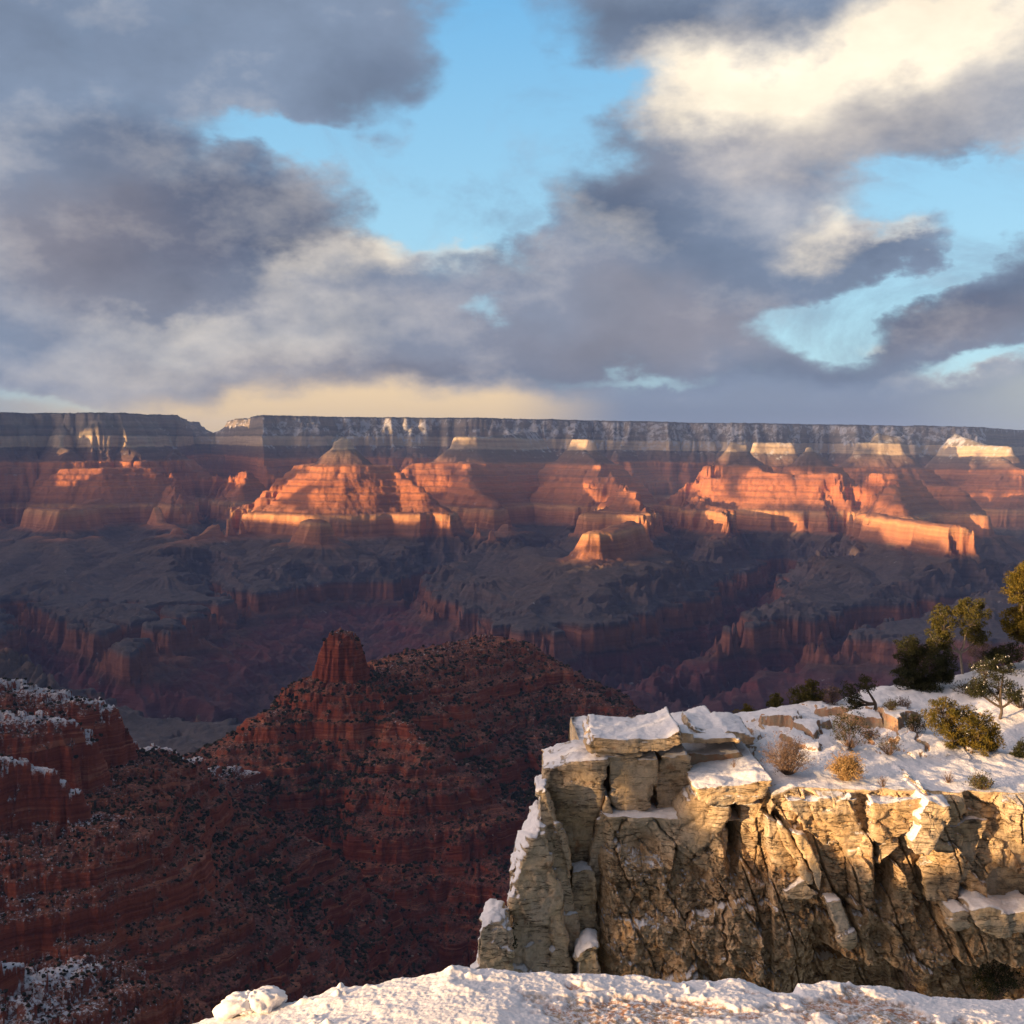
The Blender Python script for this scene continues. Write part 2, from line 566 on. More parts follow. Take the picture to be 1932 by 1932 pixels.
for _a in [
    ('west_mesa', .55, (120, 1016, -745), (128, 1060, -860), (110, 1110, -930)), ('west_mesa', .55, (60, 1012, -745), (20, 1062, -860), (-40, 1100, -930)),
    ('west_mesa', .55, (185, 1012, -745), (240, 1050, -850), (270, 1090, -925)), ('west_mesa', .5, (-30, 1015, -745), (-60, 1080, -900)),
    ('west_mesa', .55, (330, 1000, -700), (370, 1040, -840), (400, 1075, -920)),
    ('temple', .6, (450, 975, -600), (370, 1005, -690), (300, 1032, -760), (245, 1058, -850), (180, 1100, -925)),
    ('temple', .55, (330, 1030, -750), (330, 1075, -880), (320, 1105, -930)), ('temple', .55, (400, 1012, -740), (420, 1060, -870), (400, 1100, -930)),
    ('temple', .55, (470, 1005, -735), (500, 1045, -850), (480, 1078, -915)),
    ('mesa', .55, (590, 1018, -742), (540, 1048, -830), (470, 1070, -900)), ('mesa', .55, (600, 1020, -745), (600, 1058, -860), (600, 1076, -915)),
    ('mesa', .55, (625, 1015, -745), (670, 1050, -840), (740, 1082, -915)),
    ('temple', .55, (760, 1010, -742), (770, 1045, -850), (800, 1072, -915)), ('temple', .55, (860, 1008, -742), (865, 1050, -850), (850, 1090, -925)),
    ('temple', .55, (930, 1010, -742), (950, 1045, -840), (940, 1080, -910)), ('temple', .6, (955, 1000, -730), (990, 1035, -800), (1012, 1045, -810)),
    ('pyramid', .62, (1108, 1052, -730), (1060, 1066, -770), (1010, 1052, -800)),
    ('pyramid', .55, (1100, 1060, -755), (1020, 1086, -840), (935, 1102, -905), (860, 1118, -935)),
    ('pyramid', .55, (1108, 1075, -790), (1072, 1112, -870), (1030, 1145, -925)), ('pyramid', .55, (1130, 1080, -800), (1130, 1125, -880), (1120, 1160, -930)),
    ('pyramid', .55, (1160, 1075, -790), (1190, 1118, -870), (1215, 1158, -930)), ('pyramid', .55, (1185, 1058, -760), (1260, 1100, -850), (1340, 1135, -910), (1420, 1150, -930)),
    ('pyramid', .55, (1215, 1040, -740), (1290, 1070, -830), (1370, 1100, -900)),
    ('temple_c', .55, (1252, 1008, -742), (1290, 1045, -840), (1310, 1075, -910)),
    ('temple_d', .6, (1518, 1030, -730), (1560, 1060, -790), (1605, 1085, -850), (1640, 1115, -920)), ('temple_d', .55, (1350, 1010, -742), (1350, 1060, -860), (1340, 1090, -920)),
    ('temple_d', .55, (1420, 1020, -745), (1410, 1065, -850), (1400, 1110, -925)), ('temple_d', .55, (1480, 1030, -745), (1490, 1075, -850), (1500, 1125, -930)),
    ('long_ridge', .55, (1620, 1015, -745), (1600, 1050, -840), (1590, 1075, -900)), ('long_ridge', .55, (1700, 1025, -745), (1690, 1075, -850), (1700, 1120, -925)),
    ('long_ridge', .55, (1790, 1040, -745), (1780, 1090, -850), (1790, 1140, -925)), ('long_ridge', .55, (1870, 1050, -745), (1870, 1100, -840), (1860, 1160, -925)),
    ('long_ridge', .55, (1915, 1050, -745), (1980, 1090, -840), (2040, 1140, -925)),
]:
    _spur(*_a)
# rim line of the lower plateau's cliff (far side of the inner gorge): (u, y km)
GORGE_C = [(-700, 5.9, 480), (-50, 5.8, 430), (110, 5.45, 440), (210, 5.1, 520), (420, 5.0, 540), (620, 5.2, 620), (850, 5.5, 700), (1000, 5.4, 850), (1250, 5.0, 1150), (1500, 4.8, 1350), (1900, 4.7, 1350), (2600, 4.6, 1300)]
SIDES = [  # side canyons: [(u, y km)...], half width, floor H
    ([(640, 5.2), (625, 6.4), (640, 7.4), (680, 8.0)], 900, -1350, .27),
    ([(700, 7.6), (770, 8.4), (800, 9.0), (850, 9.6)], 170, -1230, .85),
    ([(150, 5.1), (110, 5.9), (60, 6.6), (10, 7.4)], 160, -1300, .8),
    ([(440, 5.0), (500, 5.9), (560, 6.7), (430, 7.8), (380, 8.8)], 120, -1240, .8),
    ([(1000, 5.6), (1290, 6.6), (1400, 7.6), (1430, 8.6), (1480, 10.0)], 160, -1330, .8),
    ([(1300, 5.8), (1560, 6.5), (1720, 7.1), (2000, 8.2)], 220, -1300, .8),
    ([(300, 5.0), (330, 5.6), (360, 5.9)], 90, -1250, .8),
    ([(980, 9.5), (1040, 10.3), (1090, 11.2)], 150, -1020, .8),
    ([(1300, 9.0), (1290, 10.2), (1240, 11.6)], 150, -1020, .8),
    ([(1580, 9.0), (1560, 9.9), (1600, 10.3)], 120, -960, .8),
    ([(390, 10.0), (400, 11.0), (380, 12.4)], 180, -900, .8),
]


def canyon_h(X, Y):
    """envelope height and owner id of the far canyon at plan points"""
    wx = X + 55 * fbm(X / 700, Y / 700, 3, 5) + 17 * fbm(X / 170, Y / 170, 3, 55)
    wy = Y + 55 * fbm(X / 700, Y / 700, 3, 9) + 17 * fbm(X / 170, Y / 170, 3, 59)
    base = -838 + 42 * fbm(X / 1200, Y / 1200, 5, 21, .55)
    creek = np.abs(fbm(wx / 1700, wy / 1700, 3, 23, .45))
    creek2 = np.abs(fbm(wx / 800, wy / 800, 2, 27, .45))
    base = base - (190 * np.exp(-(creek / .060) ** 2) + 70 * np.exp(-(creek2 / .07) ** 2)) * sstep(Y, 5600, 6600)
    base = base + 120 * sstep(Y, 11500, 13500)
    H1 = base.astype(f32)
    H2 = np.full(X.shape, -2000, f32)
    FX = X.copy()
    FY = Y.copy()
    DC = np.full(X.shape, 900, f32)
    own = np.zeros(X.shape, np.int8)
    names = ['canyon_floor']
    ang = X / Y

    def push(hh, fx, fy, d, ni):
        nonlocal H1, H2, FX, FY, DC
        m = hh > H1
        H2 = np.where(m, H1, np.maximum(H2, hh))
        H1 = np.where(m, hh, H1)
        own[m] = ni
        FX = np.where(m, fx, FX)
        FY = np.where(m, fy, FY)
        DC = np.where(m, d, DC)

    for nm, k, pts in RIDGES:
        if nm not in names:
            names.append(nm)
        ni = names.index(nm)
        hs = []
        pw = []
        for (u, v, yk) in pts:
            p = P(u, v, yk * 1000)
            pw.append(p)
            hs.append(inv_strata(p[2] - float(off(p[0], p[1]))))
        if len(pts) == 1:
            pw = pw * 2
            hs = hs * 2
        if nm in ('temple_b', 'temple_c', 'temple_d', 'temple_e', 'temple_f', 'temple_g', 'long_ridge', 'west_wall') and k > .58:
            k = k * 1.42
        elif nm == 'temple' and k > .58:
            k = k * 1.12
        best = None
        r0 = 26.0
        for i in range(len(pw) - 1):
            d, t = seg_dist(wx, wy, pw[i][0], pw[i][1], pw[i + 1][0], pw[i + 1][1])
            h = hs[i] + (hs[i + 1] - hs[i]) * t - k * np.maximum(d - r0, 0) - 0.03 * d
            px = pw[i][0] + (pw[i + 1][0] - pw[i][0]) * t
            py = pw[i][1] + (pw[i + 1][1] - pw[i][1]) * t
            dd = np.maximum(d, 1.0)
            fx = px + (wx - px) / dd * 260
            fy = py + (wy - py) / dd * 260
            if best is None:
                best, bx, by, bd = h, fx, fy, d
            else:
                m = h > best
                best = np.where(m, h, best)
                bx = np.where(m, fx, bx)
                by = np.where(m, fy, by)
                bd = np.where(m, d, bd)
        hh = np.where(best < -560, -560 + (best + 560) * 0.54, best)
        push(hh, bx, by, bd, ni)
    # far rim
    us = np.array([-900, -300, 0, 200, 320, 365, 425, 500, 700, 1000, 1300, 1500, 1800, 1860, 1960, 2600, 3200])
    yk = np.array([12.6, 12.6, 12.7, 12.8, 13.0, 17.5, 17.5, 14.6, 15.0, 15.4, 15.2, 15.3, 15.0, 15.6, 18.5, 19.0, 19.0]) * 1000
    yr = np.interp(ang, (us - 966) / F, yk)
    am = ridged(ang * 8, Y / 6000, 5, 71, 0.55)
    yr = yr + 1500 * (0.45 - am)
    rd = yr - wy
    rimH = 300 - 0.55 * rd
    rimH = np.where(rimH < -60, -60 + (rimH + 60) * 1.5, rimH)
    UU = 966 + F * ang
    rimH = np.minimum(rimH, 330) - 150 * np.exp(-((UU - 400) / 52) ** 2) * sstep(Y, 13000, 14500)
    # bays cut back into the far wall between the buttes
    for pts, w0_ in (([(390, 9.8), (400, 11.6), (398, 13.6)], 60), ([(830, 9.9), (800, 11.4), (745, 13.2), (735, 13.9)], 90), ([(1035, 9.6), (1050, 11.2), (1062, 13.0), (1075, 14.2)], 110),
                     ([(1290, 9.2), (1275, 11.0), (1255, 13.0), (1240, 14.4)], 120), ([(1960, 8.6), (1850, 11.3), (1800, 13.4), (1790, 14.3)], 90), ([(1545, 12.2), (1570, 13.6)], 40), ([(560, 12.0), (590, 13.8)], 40)):
        dm = None
        for i in range(len(pts) - 1):
            a = P(pts[i][0], 835, pts[i][1] * 1000)
            b = P(pts[i + 1][0], 835, pts[i + 1][1] * 1000)
            d, t = seg_dist(wx, wy, a[0], a[1], b[0], b[1])
            fl_ = -840 + ((i + t) / (len(pts) - 1)) ** 1.6 * 560
            c_ = fl_ + .85 * np.maximum(d + 140 * (.45 - am) - w0_, 0)
            dm = c_ if dm is None else np.minimum(dm, c_)
        rimH = np.minimum(rimH, dm)
    names.append('far_rim')
    m = rimH > H1
    push(rimH, wx, yr - 260, np.abs(rd), len(names) - 1)
    H = H1
    # ribs and gullies running down from the crests
    sep = np.clip((H1 - H2) / 160, 0.0, 1)
    down = np.clip((320 - H) / 450, 0.05, 1)
    near = np.clip((DC - 15) / 160, 0.0, 1)
    rb = ridged(FX / 210, FY / 210, 3, 31, 0.5)
    rb2 = ridged(FX / 62 + wx / 900, FY / 62 + wy / 900, 3, 37, 0.5)
    iso = ridged(wx / 430, wy / 430, 4, 43, 0.5)
    mid = 34 + 105 * sstep(H, -440, -640)
    rimm = own == names.index('far_rim')
    big = ridged(wx / 900, wy / 900, 4, 49, .5)
    H = np.where(rimm, H + 190 * (big - .45) * sstep(DC, 0, 260), H)
    low = 1 - 0.45 * sstep(H, -640, -830)
    H = H + near * down * ((rb - 0.45) * mid * (0.25 + 0.75 * sep) + (rb2 - 0.42) * 0.36 * mid * (0.3 + 0.7 * sep) + (iso - 0.42) * (0.75 - .5 * sstep(H, -520, -640)) * mid * (1.15 - 0.4 * sep)) * low
    # inner gorge
    gu = np.array([g[0] for g in GORGE_C])
    gy = np.array([g[1] for g in GORGE_C]) * 1000
    gw = np.array([g[2] for g in GORGE_C])
    yc = np.interp(ang, (gu - 966) / F, gy) + 90 * fbm(ang * 12, ang * 0, 3, 91)
    hw = np.interp(ang, (gu - 966) / F, gw)
    gn = ridged(X / 640, Y / 640, 4, 41, 0.42)
    gd = np.abs(Y - yc) + (0.45 - gn) * 520
    gH = -1210 + np.maximum(gd - 40, 0) * (318 / hw)
    cap = -889 + 0.50 * (gd - hw)
    gH = np.where(gd > hw, np.maximum(cap, -892), gH)
    H = np.minimum(H, np.where(gd > hw * 1.7, 9999, gH))
    for pts, hw_, fl, ks in SIDES:
        dmin = None
        for i in range(len(pts) - 1):
            a = P(pts[i][0], 835, pts[i][1] * 1000)
            b = P(pts[i + 1][0], 835, pts[i + 1][1] * 1000)
            d, t = seg_dist(wx, wy, a[0], a[1], b[0], b[1])
            if dmin is None:
                dmin, prog = d, (i + t) / (len(pts) - 1)
            else:
                mm = d < dmin
                prog = np.where(mm, (i + t) / (len(pts) - 1), prog)
                dmin = np.minimum(dmin, d)
        d = dmin + (0.42 - ridged(X / 260, Y / 260, 4, 47)) * 260
        fl_ = float(np.interp(fl, [-1390, -1120, -1092, -880], [-1205, -890, -862, -800]))
        sH = fl_ + prog * 150 + np.maximum(d - 20, 0) * ks
        sH = np.where(sH > -892, -892 + (sH + 892) * max(1.0, .7 / ks), sH)
        H = np.where((d < hw_ * 3.2), np.minimum(H, np.where(sH < -810, sH, -810 + (sH + 810) * 1.4)), H)
    return H, own, names


def canyon_z(X, Y, H):
    s = strata(H + 22 * fbm(X / 900, Y / 900, 3, 61)) + 4 * fbm(X / 60, Y / 60, 3, 63)
    return s, s + off(X, Y)


def far_material():
    m, t, b = new_mat("canyon_rock")
    pos = t.node('ShaderNodeNewGeometry').outputs['Position']
    nrm = t.node('ShaderNodeNewGeometry').outputs['Normal']
    x, y, z = t.sep(pos)
    at = t.node('ShaderNodeAttribute', attribute_name='strat')
    s = at.outputs['Fac']
    wob = t.noise(pos, 0.0035, 4, 0.6)
    s = t.math('ADD', s, t.math('MULTIPLY', t.math('SUBTRACT', wob, 0.5), 46.0))
    f = t.mapr(s, -1400, 320, 0, 1)

    def q(v):
        return (v + 1400) / 1720.0
    C = lambda r, g, b_: (r, g, b_, 1)
    stops = [(q(-1400), C(.035, .026, .036)), (q(-1240), C(.075, .045, .055)), (q(-1120), C(.13, .045, .05)), (q(-1085), C(.09, .048, .045)),
             (q(-1050), C(.20, .085, .060)), (q(-975), C(.22, .10, .070)), (q(-950), C(.098, .084, .088)), (q(-860), C(.11, .086, .084)), (q(-765), C(.12, .085, .068)),
             (q(-740), C(.34, .15, .085)), (q(-640), C(.54, .24, .11)), (q(-590), C(.58, .31, .14)), (q(-565), C(.32, .135, .07)), (q(-400), C(.54, .20, .08)),
             (q(-300), C(.42, .16, .075)), (q(-250), C(.50, .20, .09)), (q(-205), C(.56, .215, .085)), (q(-180), C(.20, .11, .075)), (q(-65), C(.17, .125, .09)),
             (q(-50), C(.52, .40, .26)), (q(50), C(.54, .43, .29)), (q(66), C(.17, .15, .11)), (q(110), C(.25, .21, .16)), (q(150), C(.16, .145, .11)), (q(200), C(.27, .23, .175)), (q(270), C(.22, .19, .15)), (q(290), C(.05, .055, .04))]
    col = t.ramp(f, stops)
    # thin beds
    bv = t.comb(t.math('MULTIPLY', x, .0006), t.math('MULTIPLY', y, .0006), t.math('MULTIPLY', s, .045))
    bed = t.noise(bv, 1.0, 5, 0.65)
    col = t.mix(1.0, col, t.ramp(bed, [(0.25, (.66, .62, .62, 1)), (0.5, (1, 1, 1, 1)), (.75, (1.34, 1.28, 1.2, 1))]), 'MULTIPLY')
    streak = t.noise(t.comb(t.math('MULTIPLY', x, .013), t.math('MULTIPLY', y, .013), t.math('MULTIPLY', s, .0025)), 1.0, 4, 0.6)
    steep = t.mapr(t.sep(nrm)[2], .35, .75, 1, 0)
    col = t.mix(t.math('MULTIPLY', steep, .55), col, t.mix(1.0, col, t.ramp(streak, [(.3, (.72, .68, .70, 1)), (.7, (1.22, 1.2, 1.18, 1))]), 'MULTIPLY'))
    # scree and scrub on gentle ground
    gentle = t.mapr(t.sep(nrm)[2], .62, .90, 0, 1)
    scr = t.noise(pos, 0.02, 5, 0.65)
    tal = t.mix(t.mapr(scr, .35, .65), t.mix(1.0, col, (.62, .66, .62, 1), 'MULTIPLY'), t.mix(.35, col, (.10, .085, .075, 1)))
    col = t.mix(t.math('MULTIPLY', gentle, .75), col, tal)
    # snow on ledges high up on the far wall, thicker to the right
    sn = t.noise(pos, 0.011, 6, 0.7)
    amt = t.math('MULTIPLY', t.mapr(s, -190, 0, 0, 1), t.mapr(y, 11300, 13600, .25, 1))
    amt = t.math('MULTIPLY', amt, t.mapr(t.math('DIVIDE', x, y), -.36, -.12, .25, 1))
    amt = t.math('MULTIPLY', amt, t.mapr(t.sep(nrm)[2], .30, .55, 0, 1))
    snf = t.mapr(t.math('ADD', sn, t.math('MULTIPLY', amt, .21)), .66, .78, 0, .75)
    snf = t.math('MULTIPLY', snf, t.mapr(s, 262, 282, 1, .15))
    col = t.mix(snf, col, (.62, .62, .64, 1))
    t.put(b.inputs['Base Color'], col)
    hb = t.math('ADD', t.math('MULTIPLY', t.noise(pos, .02, 6, .6), 1.0), t.math('MULTIPLY', bed, .8))
    bump(t, b, hb, 0.55, 28.0)
    return m


MAT_FAR = far_material()


def build_far():
    ncol = 1250
    a = np.linspace(math.radians(-27.5), math.radians(27.5), ncol)
    rows = [3400.0]
    while rows[-1] < 19500:
        y = rows[-1]
        rows.append(y + (15.0 if y < 6500 else 13.0 if y < 12500 else 18.0 if y < 15000 else 70.0))
    r = np.array(rows)
    Y = np.repeat(r[:, None], ncol, 1)
    X = Y * np.tan(a)[None, :]
    H, own, names = canyon_h(X, Y)
    ST, Z = canyon_z(X, Y, H)
    # a forest fringe roughens the plateau top
    top = (H > 285)
    Z = Z + np.where(top, 9 * np.abs(perlin(X / 25, Y / 40, 3)) + 5 * perlin(X / 300, Y / 300, 4), 0)
    V = np.stack([X, Y, Z], -1).reshape(-1, 3)
    STF = ST.reshape(-1)
    Q = grid_quads(*X.shape)
    of = own.reshape(-1)[Q[:, 0]]
    LAB = {'canyon_floor': ('canyon_floor', 'dusky purple brown canyon floor with a dark inner gorge', 'canyon floor'),
           'temple': ('butte', 'big red stepped butte left of the middle with a small pale sunlit peak', 'butte'),
           'mesa': ('butte', 'small dark red knob in front of the big butte with the pale peak', 'butte'),
           'temple_b': ('butte', 'butte with a square pale top block, just right behind the big peaked one', 'butte'),
           'temple_c': ('butte', 'shaded stepped butte behind and above the yellow lit pyramid mesa', 'butte'),
           'pyramid': ('butte', 'flat topped pyramid shaped mesa with a glowing yellow left face', 'butte'),
           'temple_d': ('butte', 'butte on the right with a dark triangular top and orange ledges below', 'butte'),
           'long_ridge': ('butte', 'long glowing orange stepped ridge on the right', 'butte'),
           'temple_e': ('butte', 'bright cream cliff with a dark cap under the right end of the far rim', 'butte'),
           'temple_f': ('butte', 'cream and snowy cliff just right behind the dark triangular top', 'butte'),
           'temple_g': ('butte', 'small pink lit shoulder at the far right edge', 'butte'),
           'west_wall': ('canyon_wall', 'orange patched stepped wall under the left end of the far rim', 'canyon wall'),
           'west_mesa': ('butte', 'shaded dark red mesa low on the far left', 'butte'),
           'near_butte': ('butte', 'rounded dusky butte low at the left edge above the snowy red slope', 'butte'),
           'far_rim': ('far_rim', 'long level far rim with snowy pale cliffs along the horizon', 'canyon rim')}
    for i, nm in enumerate(names):
        q = Q[of == i]
        if not len(q):
            continue
        used, inv = np.unique(q, return_inverse=True)
        n_, lb, ct = LAB[nm]
        o = mesh_np(n_, V[used], inv.reshape(-1, 4), MAT_FAR)
        tag(o, lb, ct, None, 'structure')
        o.data.attributes.new('strat', 'FLOAT', 'POINT').data.foreach_set('value', STF[used].astype(f32))
    el_ = Z / Y
    run = np.maximum.accumulate(el_, axis=0)
    return X, Y, Z, el_ >= run - 0.0008


FARX, FARY, FARZ, FARVIS = build_far()
# ------------------------------------------------------------------ added cloud bank out of view, cut to mask the low sun
def c1(*p): return [(x * .335, 749.8 + y * .335) for x, y in p]
def c2(*p): return [(631.4 + x * .3432, 749.8 + y * .3432) for x, y in p]
def c3(*p): return [(1262.8 + x * .3464, 749.8 + y * .3464) for x, y in p]


# patches to be sunlit; the added cloud's gaps are cut to fit them: (outline in the view, nearest km, farthest km)
LITP = [
    ([(600, 866), (640, 822), (690, 866), (735, 874), (800, 920), (860, 962), (852, 990), (760, 988), (640, 975), (560, 985), (446, 968), (443, 948), (500, 928), (560, 878)], 9.2, 11.2),
    (c1((130, 95), (190, 90), (180, 145), (150, 150)), 11, 14), (c1((400, 150), (480, 95), (470, 140), (420, 155)), 11, 14),
    (c1((75, 200), (210, 180), (205, 230), (90, 240)), 11, 14),
    (c1((250, 230), (330, 175), (650, 190), (710, 270), (600, 290), (720, 340), (600, 360), (590, 400), (340, 505), (345, 380), (250, 270)), 10.8, 14),
    (c1((0, 340), (240, 340), (240, 420), (130, 420), (0, 365)), 11, 14), (c1((740, 320), (860, 345), (860, 375), (740, 350)), 11, 14),
    (c1((1180, 335), (1380, 345), (1420, 410), (1390, 490), (1330, 490), (1190, 440)), 11, 14),
    (c1((1220, 190), (1350, 200), (1600, 170), (1700, 150), (1480, 220), (1420, 265), (1330, 260)), 12, 15.5),
    (c2((45, 190), (90, 110), (125, 120), (140, 190)), 12, 15.5), (c2((245, 120), (390, 120), (480, 140), (470, 190), (260, 185)), 12, 15.5),
    (c2((650, 210), (765, 205), (765, 390), (700, 470), (520, 520), (365, 430), (370, 380), (540, 370)), 11, 12.8),
    (c2((1280, 225), (1380, 225), (1385, 265), (1290, 245)), 11, 14), (c2((1420, 370), (1540, 380), (1540, 410), (1440, 400)), 10.5, 12.5),
    (c2((1350, 710), (1680, 730), (1660, 748), (1500, 765), (1490, 850), (1470, 910), (1540, 930), (1400, 950), (1290, 890), (1330, 790)), 7.6, 8.6),
    (c3((270, 345), (300, 280), (330, 330), (200, 400), (60, 400), (60, 480), (170, 500), (210, 640), (340, 700), (600, 775), (725, 740), (700, 700), (450, 640), (445, 550), (320, 560), (265, 520), (280, 430)), 8.8, 12),
    (c3((390, 415), (560, 400), (620, 430), (690, 570), (560, 570), (420, 520)), 9.5, 12),
    (c3((430, 240), (650, 240), (650, 290), (700, 330), (610, 370), (500, 370), (440, 290)), 12, 14),
    (c3((745, 260), (810, 270), (805, 310), (745, 305)), 11, 12.5),
    (c3((1000, 280), (1080, 240), (1260, 240), (1300, 330), (1370, 350), (1290, 380), (1060, 380), (990, 340)), 11.5, 13.5),
    (c3((680, 420), (960, 412), (1020, 440), (1120, 412), (1210, 415), (1240, 530), (1300, 630), (1500, 645), (1760, 660), (1775, 695), (1780, 700), (1900, 870), (1800, 930), (1720, 850), (1650, 850), (1560, 790), (1280, 750), (1280, 715), (1010, 680), (965, 620), (1000, 570), (780, 580), (760, 530)), 7.6, 11.2),
    (c3((1340, 465), (1550, 485), (1575, 560), (1480, 555)), 9.8, 12), (c3((1785, 340), (1820, 290), (1890, 380)), 11.5, 13),
]


def in_poly(u, v, poly):
    ins = np.zeros(u.shape, bool)
    n = len(poly)
    for i in range(n):
        x1, y1 = poly[i]
        x2, y2 = poly[(i + 1) % n]
        if y1 == y2:
            continue
        c = ((y1 > v) != (y2 > v)) & (u < (x2 - x1) * (v - y1) / (y2 - y1) + x1)
        ins ^= c
    return ins


HX, HY = math.sin(SUN_AZ), math.cos(SUN_AZ)
NX, NY = HY, -HX            # across the sun's direction
TE = math.tan(SUN_EL)


def build_shade_cloud():
    d0 = FARY * CP - FARZ * SP
    vu = 966 + F * FARX / d0
    vv = 966 - F * (FARZ * CP + FARY * SP) / d0
    # coordinates across the sun's rays
    q = FARX * NX + FARY * NY
    w_ = FARZ + (FARX * -HX + FARY * -HY) * TE
    cell = 34.0
    q0, q1 = -900.0, 14800.0
    w0, w1 = -1600.0, 2500.0
    nq, nw = int((q1 - q0) / cell), int((w1 - w0) / cell)
    lit = np.zeros((nw, nq), f32)
    want = np.zeros(FARX.shape, bool)
    for poly, ya, yb in LITP:
        pu = [p[0] for p in poly]
        pv = [p[1] for p in poly]
        s = (vu > min(pu)) & (vu < max(pu)) & (vv > min(pv)) & (vv < max(pv)) & (FARY > ya * 1000) & (FARY < yb * 1000)
        idx = np.nonzero(s)
        k = in_poly(vu[idx], vv[idx], poly)
        want[idx[0][k], idx[1][k]] = True
    want &= FARVIS
    rej = FARVIS & ~want & (FARY > 7000) & (np.abs(vu - 966) < 1000)
    iq = ((q - q0) / cell).astype(int)
    iw = ((w_ - w0) / cell).astype(int)
    ok = (iq >= 0) & (iq < nq) & (iw >= 0) & (iw < nw)
    A = np.zeros((nw, nq))
    B_ = np.zeros((nw, nq))
    np.add.at(A, (iw[want & ok], iq[want & ok]), 1)
    np.add.at(B_, (iw[rej & ok], iq[rej & ok]), 1)
    lit = (A > 1.2 * B_).astype(f32) * (A > 0)
    # close pin holes, then soften a little
    for _ in range(2):
        p = np.pad(lit, 1)
        nb = sum(p[1 + i:1 + i + nw, 1 + j:1 + j + nq] for i in (-1, 0, 1) for j in (-1, 0, 1)) / 9
        lit = np.where(nb > 0.42, 1.0, np.where(nb < 0.2, 0.0, lit)).astype(f32)
    # billowing slab: two faces along the sun's rays wherever there is cloud
    R0 = 3800.0
    jj, ii = np.meshgrid(np.arange(nq), np.arange(nw))
    qq = q0 + (jj + 0.5) * cell
    ww = w0 + (ii + 0.5) * cell
    edge = np.minimum.reduce([jj, nq - 1 - jj, ii, nw - 1 - ii]) * cell
    edge = edge - 60 + 0.0
    # ragged skyline and base
    # the near rim stays above the bank's southern end
    crest = np.interp(qq, [q0, 260, 420, 3400, 5000, 7000, 8800, 10000, 14800], [-45, -45, 60, 130, 420, 820, 1350, 1900, 1650]) + 170 * fbm(qq / 600, qq * 0, 4, 301) * sstep(qq, 500, 2500)
    edge = np.minimum(edge, crest - ww)
    cloud = (lit < 0.5) & (edge > 0)
    th = 190 + 110 * fbm(qq / 500, ww / 500, 4, 305)
    bulge = 200 * fbm(qq / 1300, ww / 1300, 4, 311)

    def pos(r):
        return np.stack([qq * NX + r * HX, qq * NY + r * HY, ww + r * TE], -1)
    Vf = pos(R0 - th + bulge).reshape(-1, 3)
    Vb = pos(R0 + th + bulge).reshape(-1, 3)
    n = nw * nq
    Q = grid_quads(nw, nq)
    c = cloud.reshape(-1)
    qm = c[Q].all(1)
    Qk = Q[qm]
    Vall = np.concatenate([Vf, Vb])
    faces = [Qk, Qk[:, ::-1] + n]
    E = np.concatenate([Qk[:, [0, 1]], Qk[:, [1, 2]], Qk[:, [2, 3]], Qk[:, [3, 0]]])
    key = np.minimum(E[:, 0], E[:, 1]).astype(np.int64) * (2 * n) + np.maximum(E[:, 0], E[:, 1])
    _, first, cnt = np.unique(key, return_index=True, return_counts=True)
    B = E[first[cnt == 1]]
    faces.append(np.stack([B[:, 1], B[:, 0], B[:, 0] + n, B[:, 1] + n], -1))
    FQ = np.concatenate(faces)
    used, inv = np.unique(FQ, return_inverse=True)
    m, t, b = new_mat("shade_cloud_white")
    b.inputs['Base Color'].default_value = (.85, .84, .83, 1)
    o = mesh_np('shade_cloud', Vall[used], inv.reshape(-1, 4), m)
    tag(o, 'cloud bank added out of view to shade the canyon, gaps cut for sun patches', 'cloud', None, 'structure')


build_shade_cloud()
# ------------------------------------------------------------------ the nearer red ridge and the snow dusted slopes below the rim
MH = [-2000, -1100, -900, -700, -684, -640, -632, -600, -590, -556, -546, -512, -508, -470, -461, -436, -431, -405, -372, -356, -345, -300, 0]
MS = [-1500, -1100, -905, -706, -682, -646, -628, -603, -578, -558, -534, -516, -506, -478, -456, -440, -429, -412, -402, -352, -334, -305, 0]


def minv(z):
    return float(np.interp(z, MS, MH))


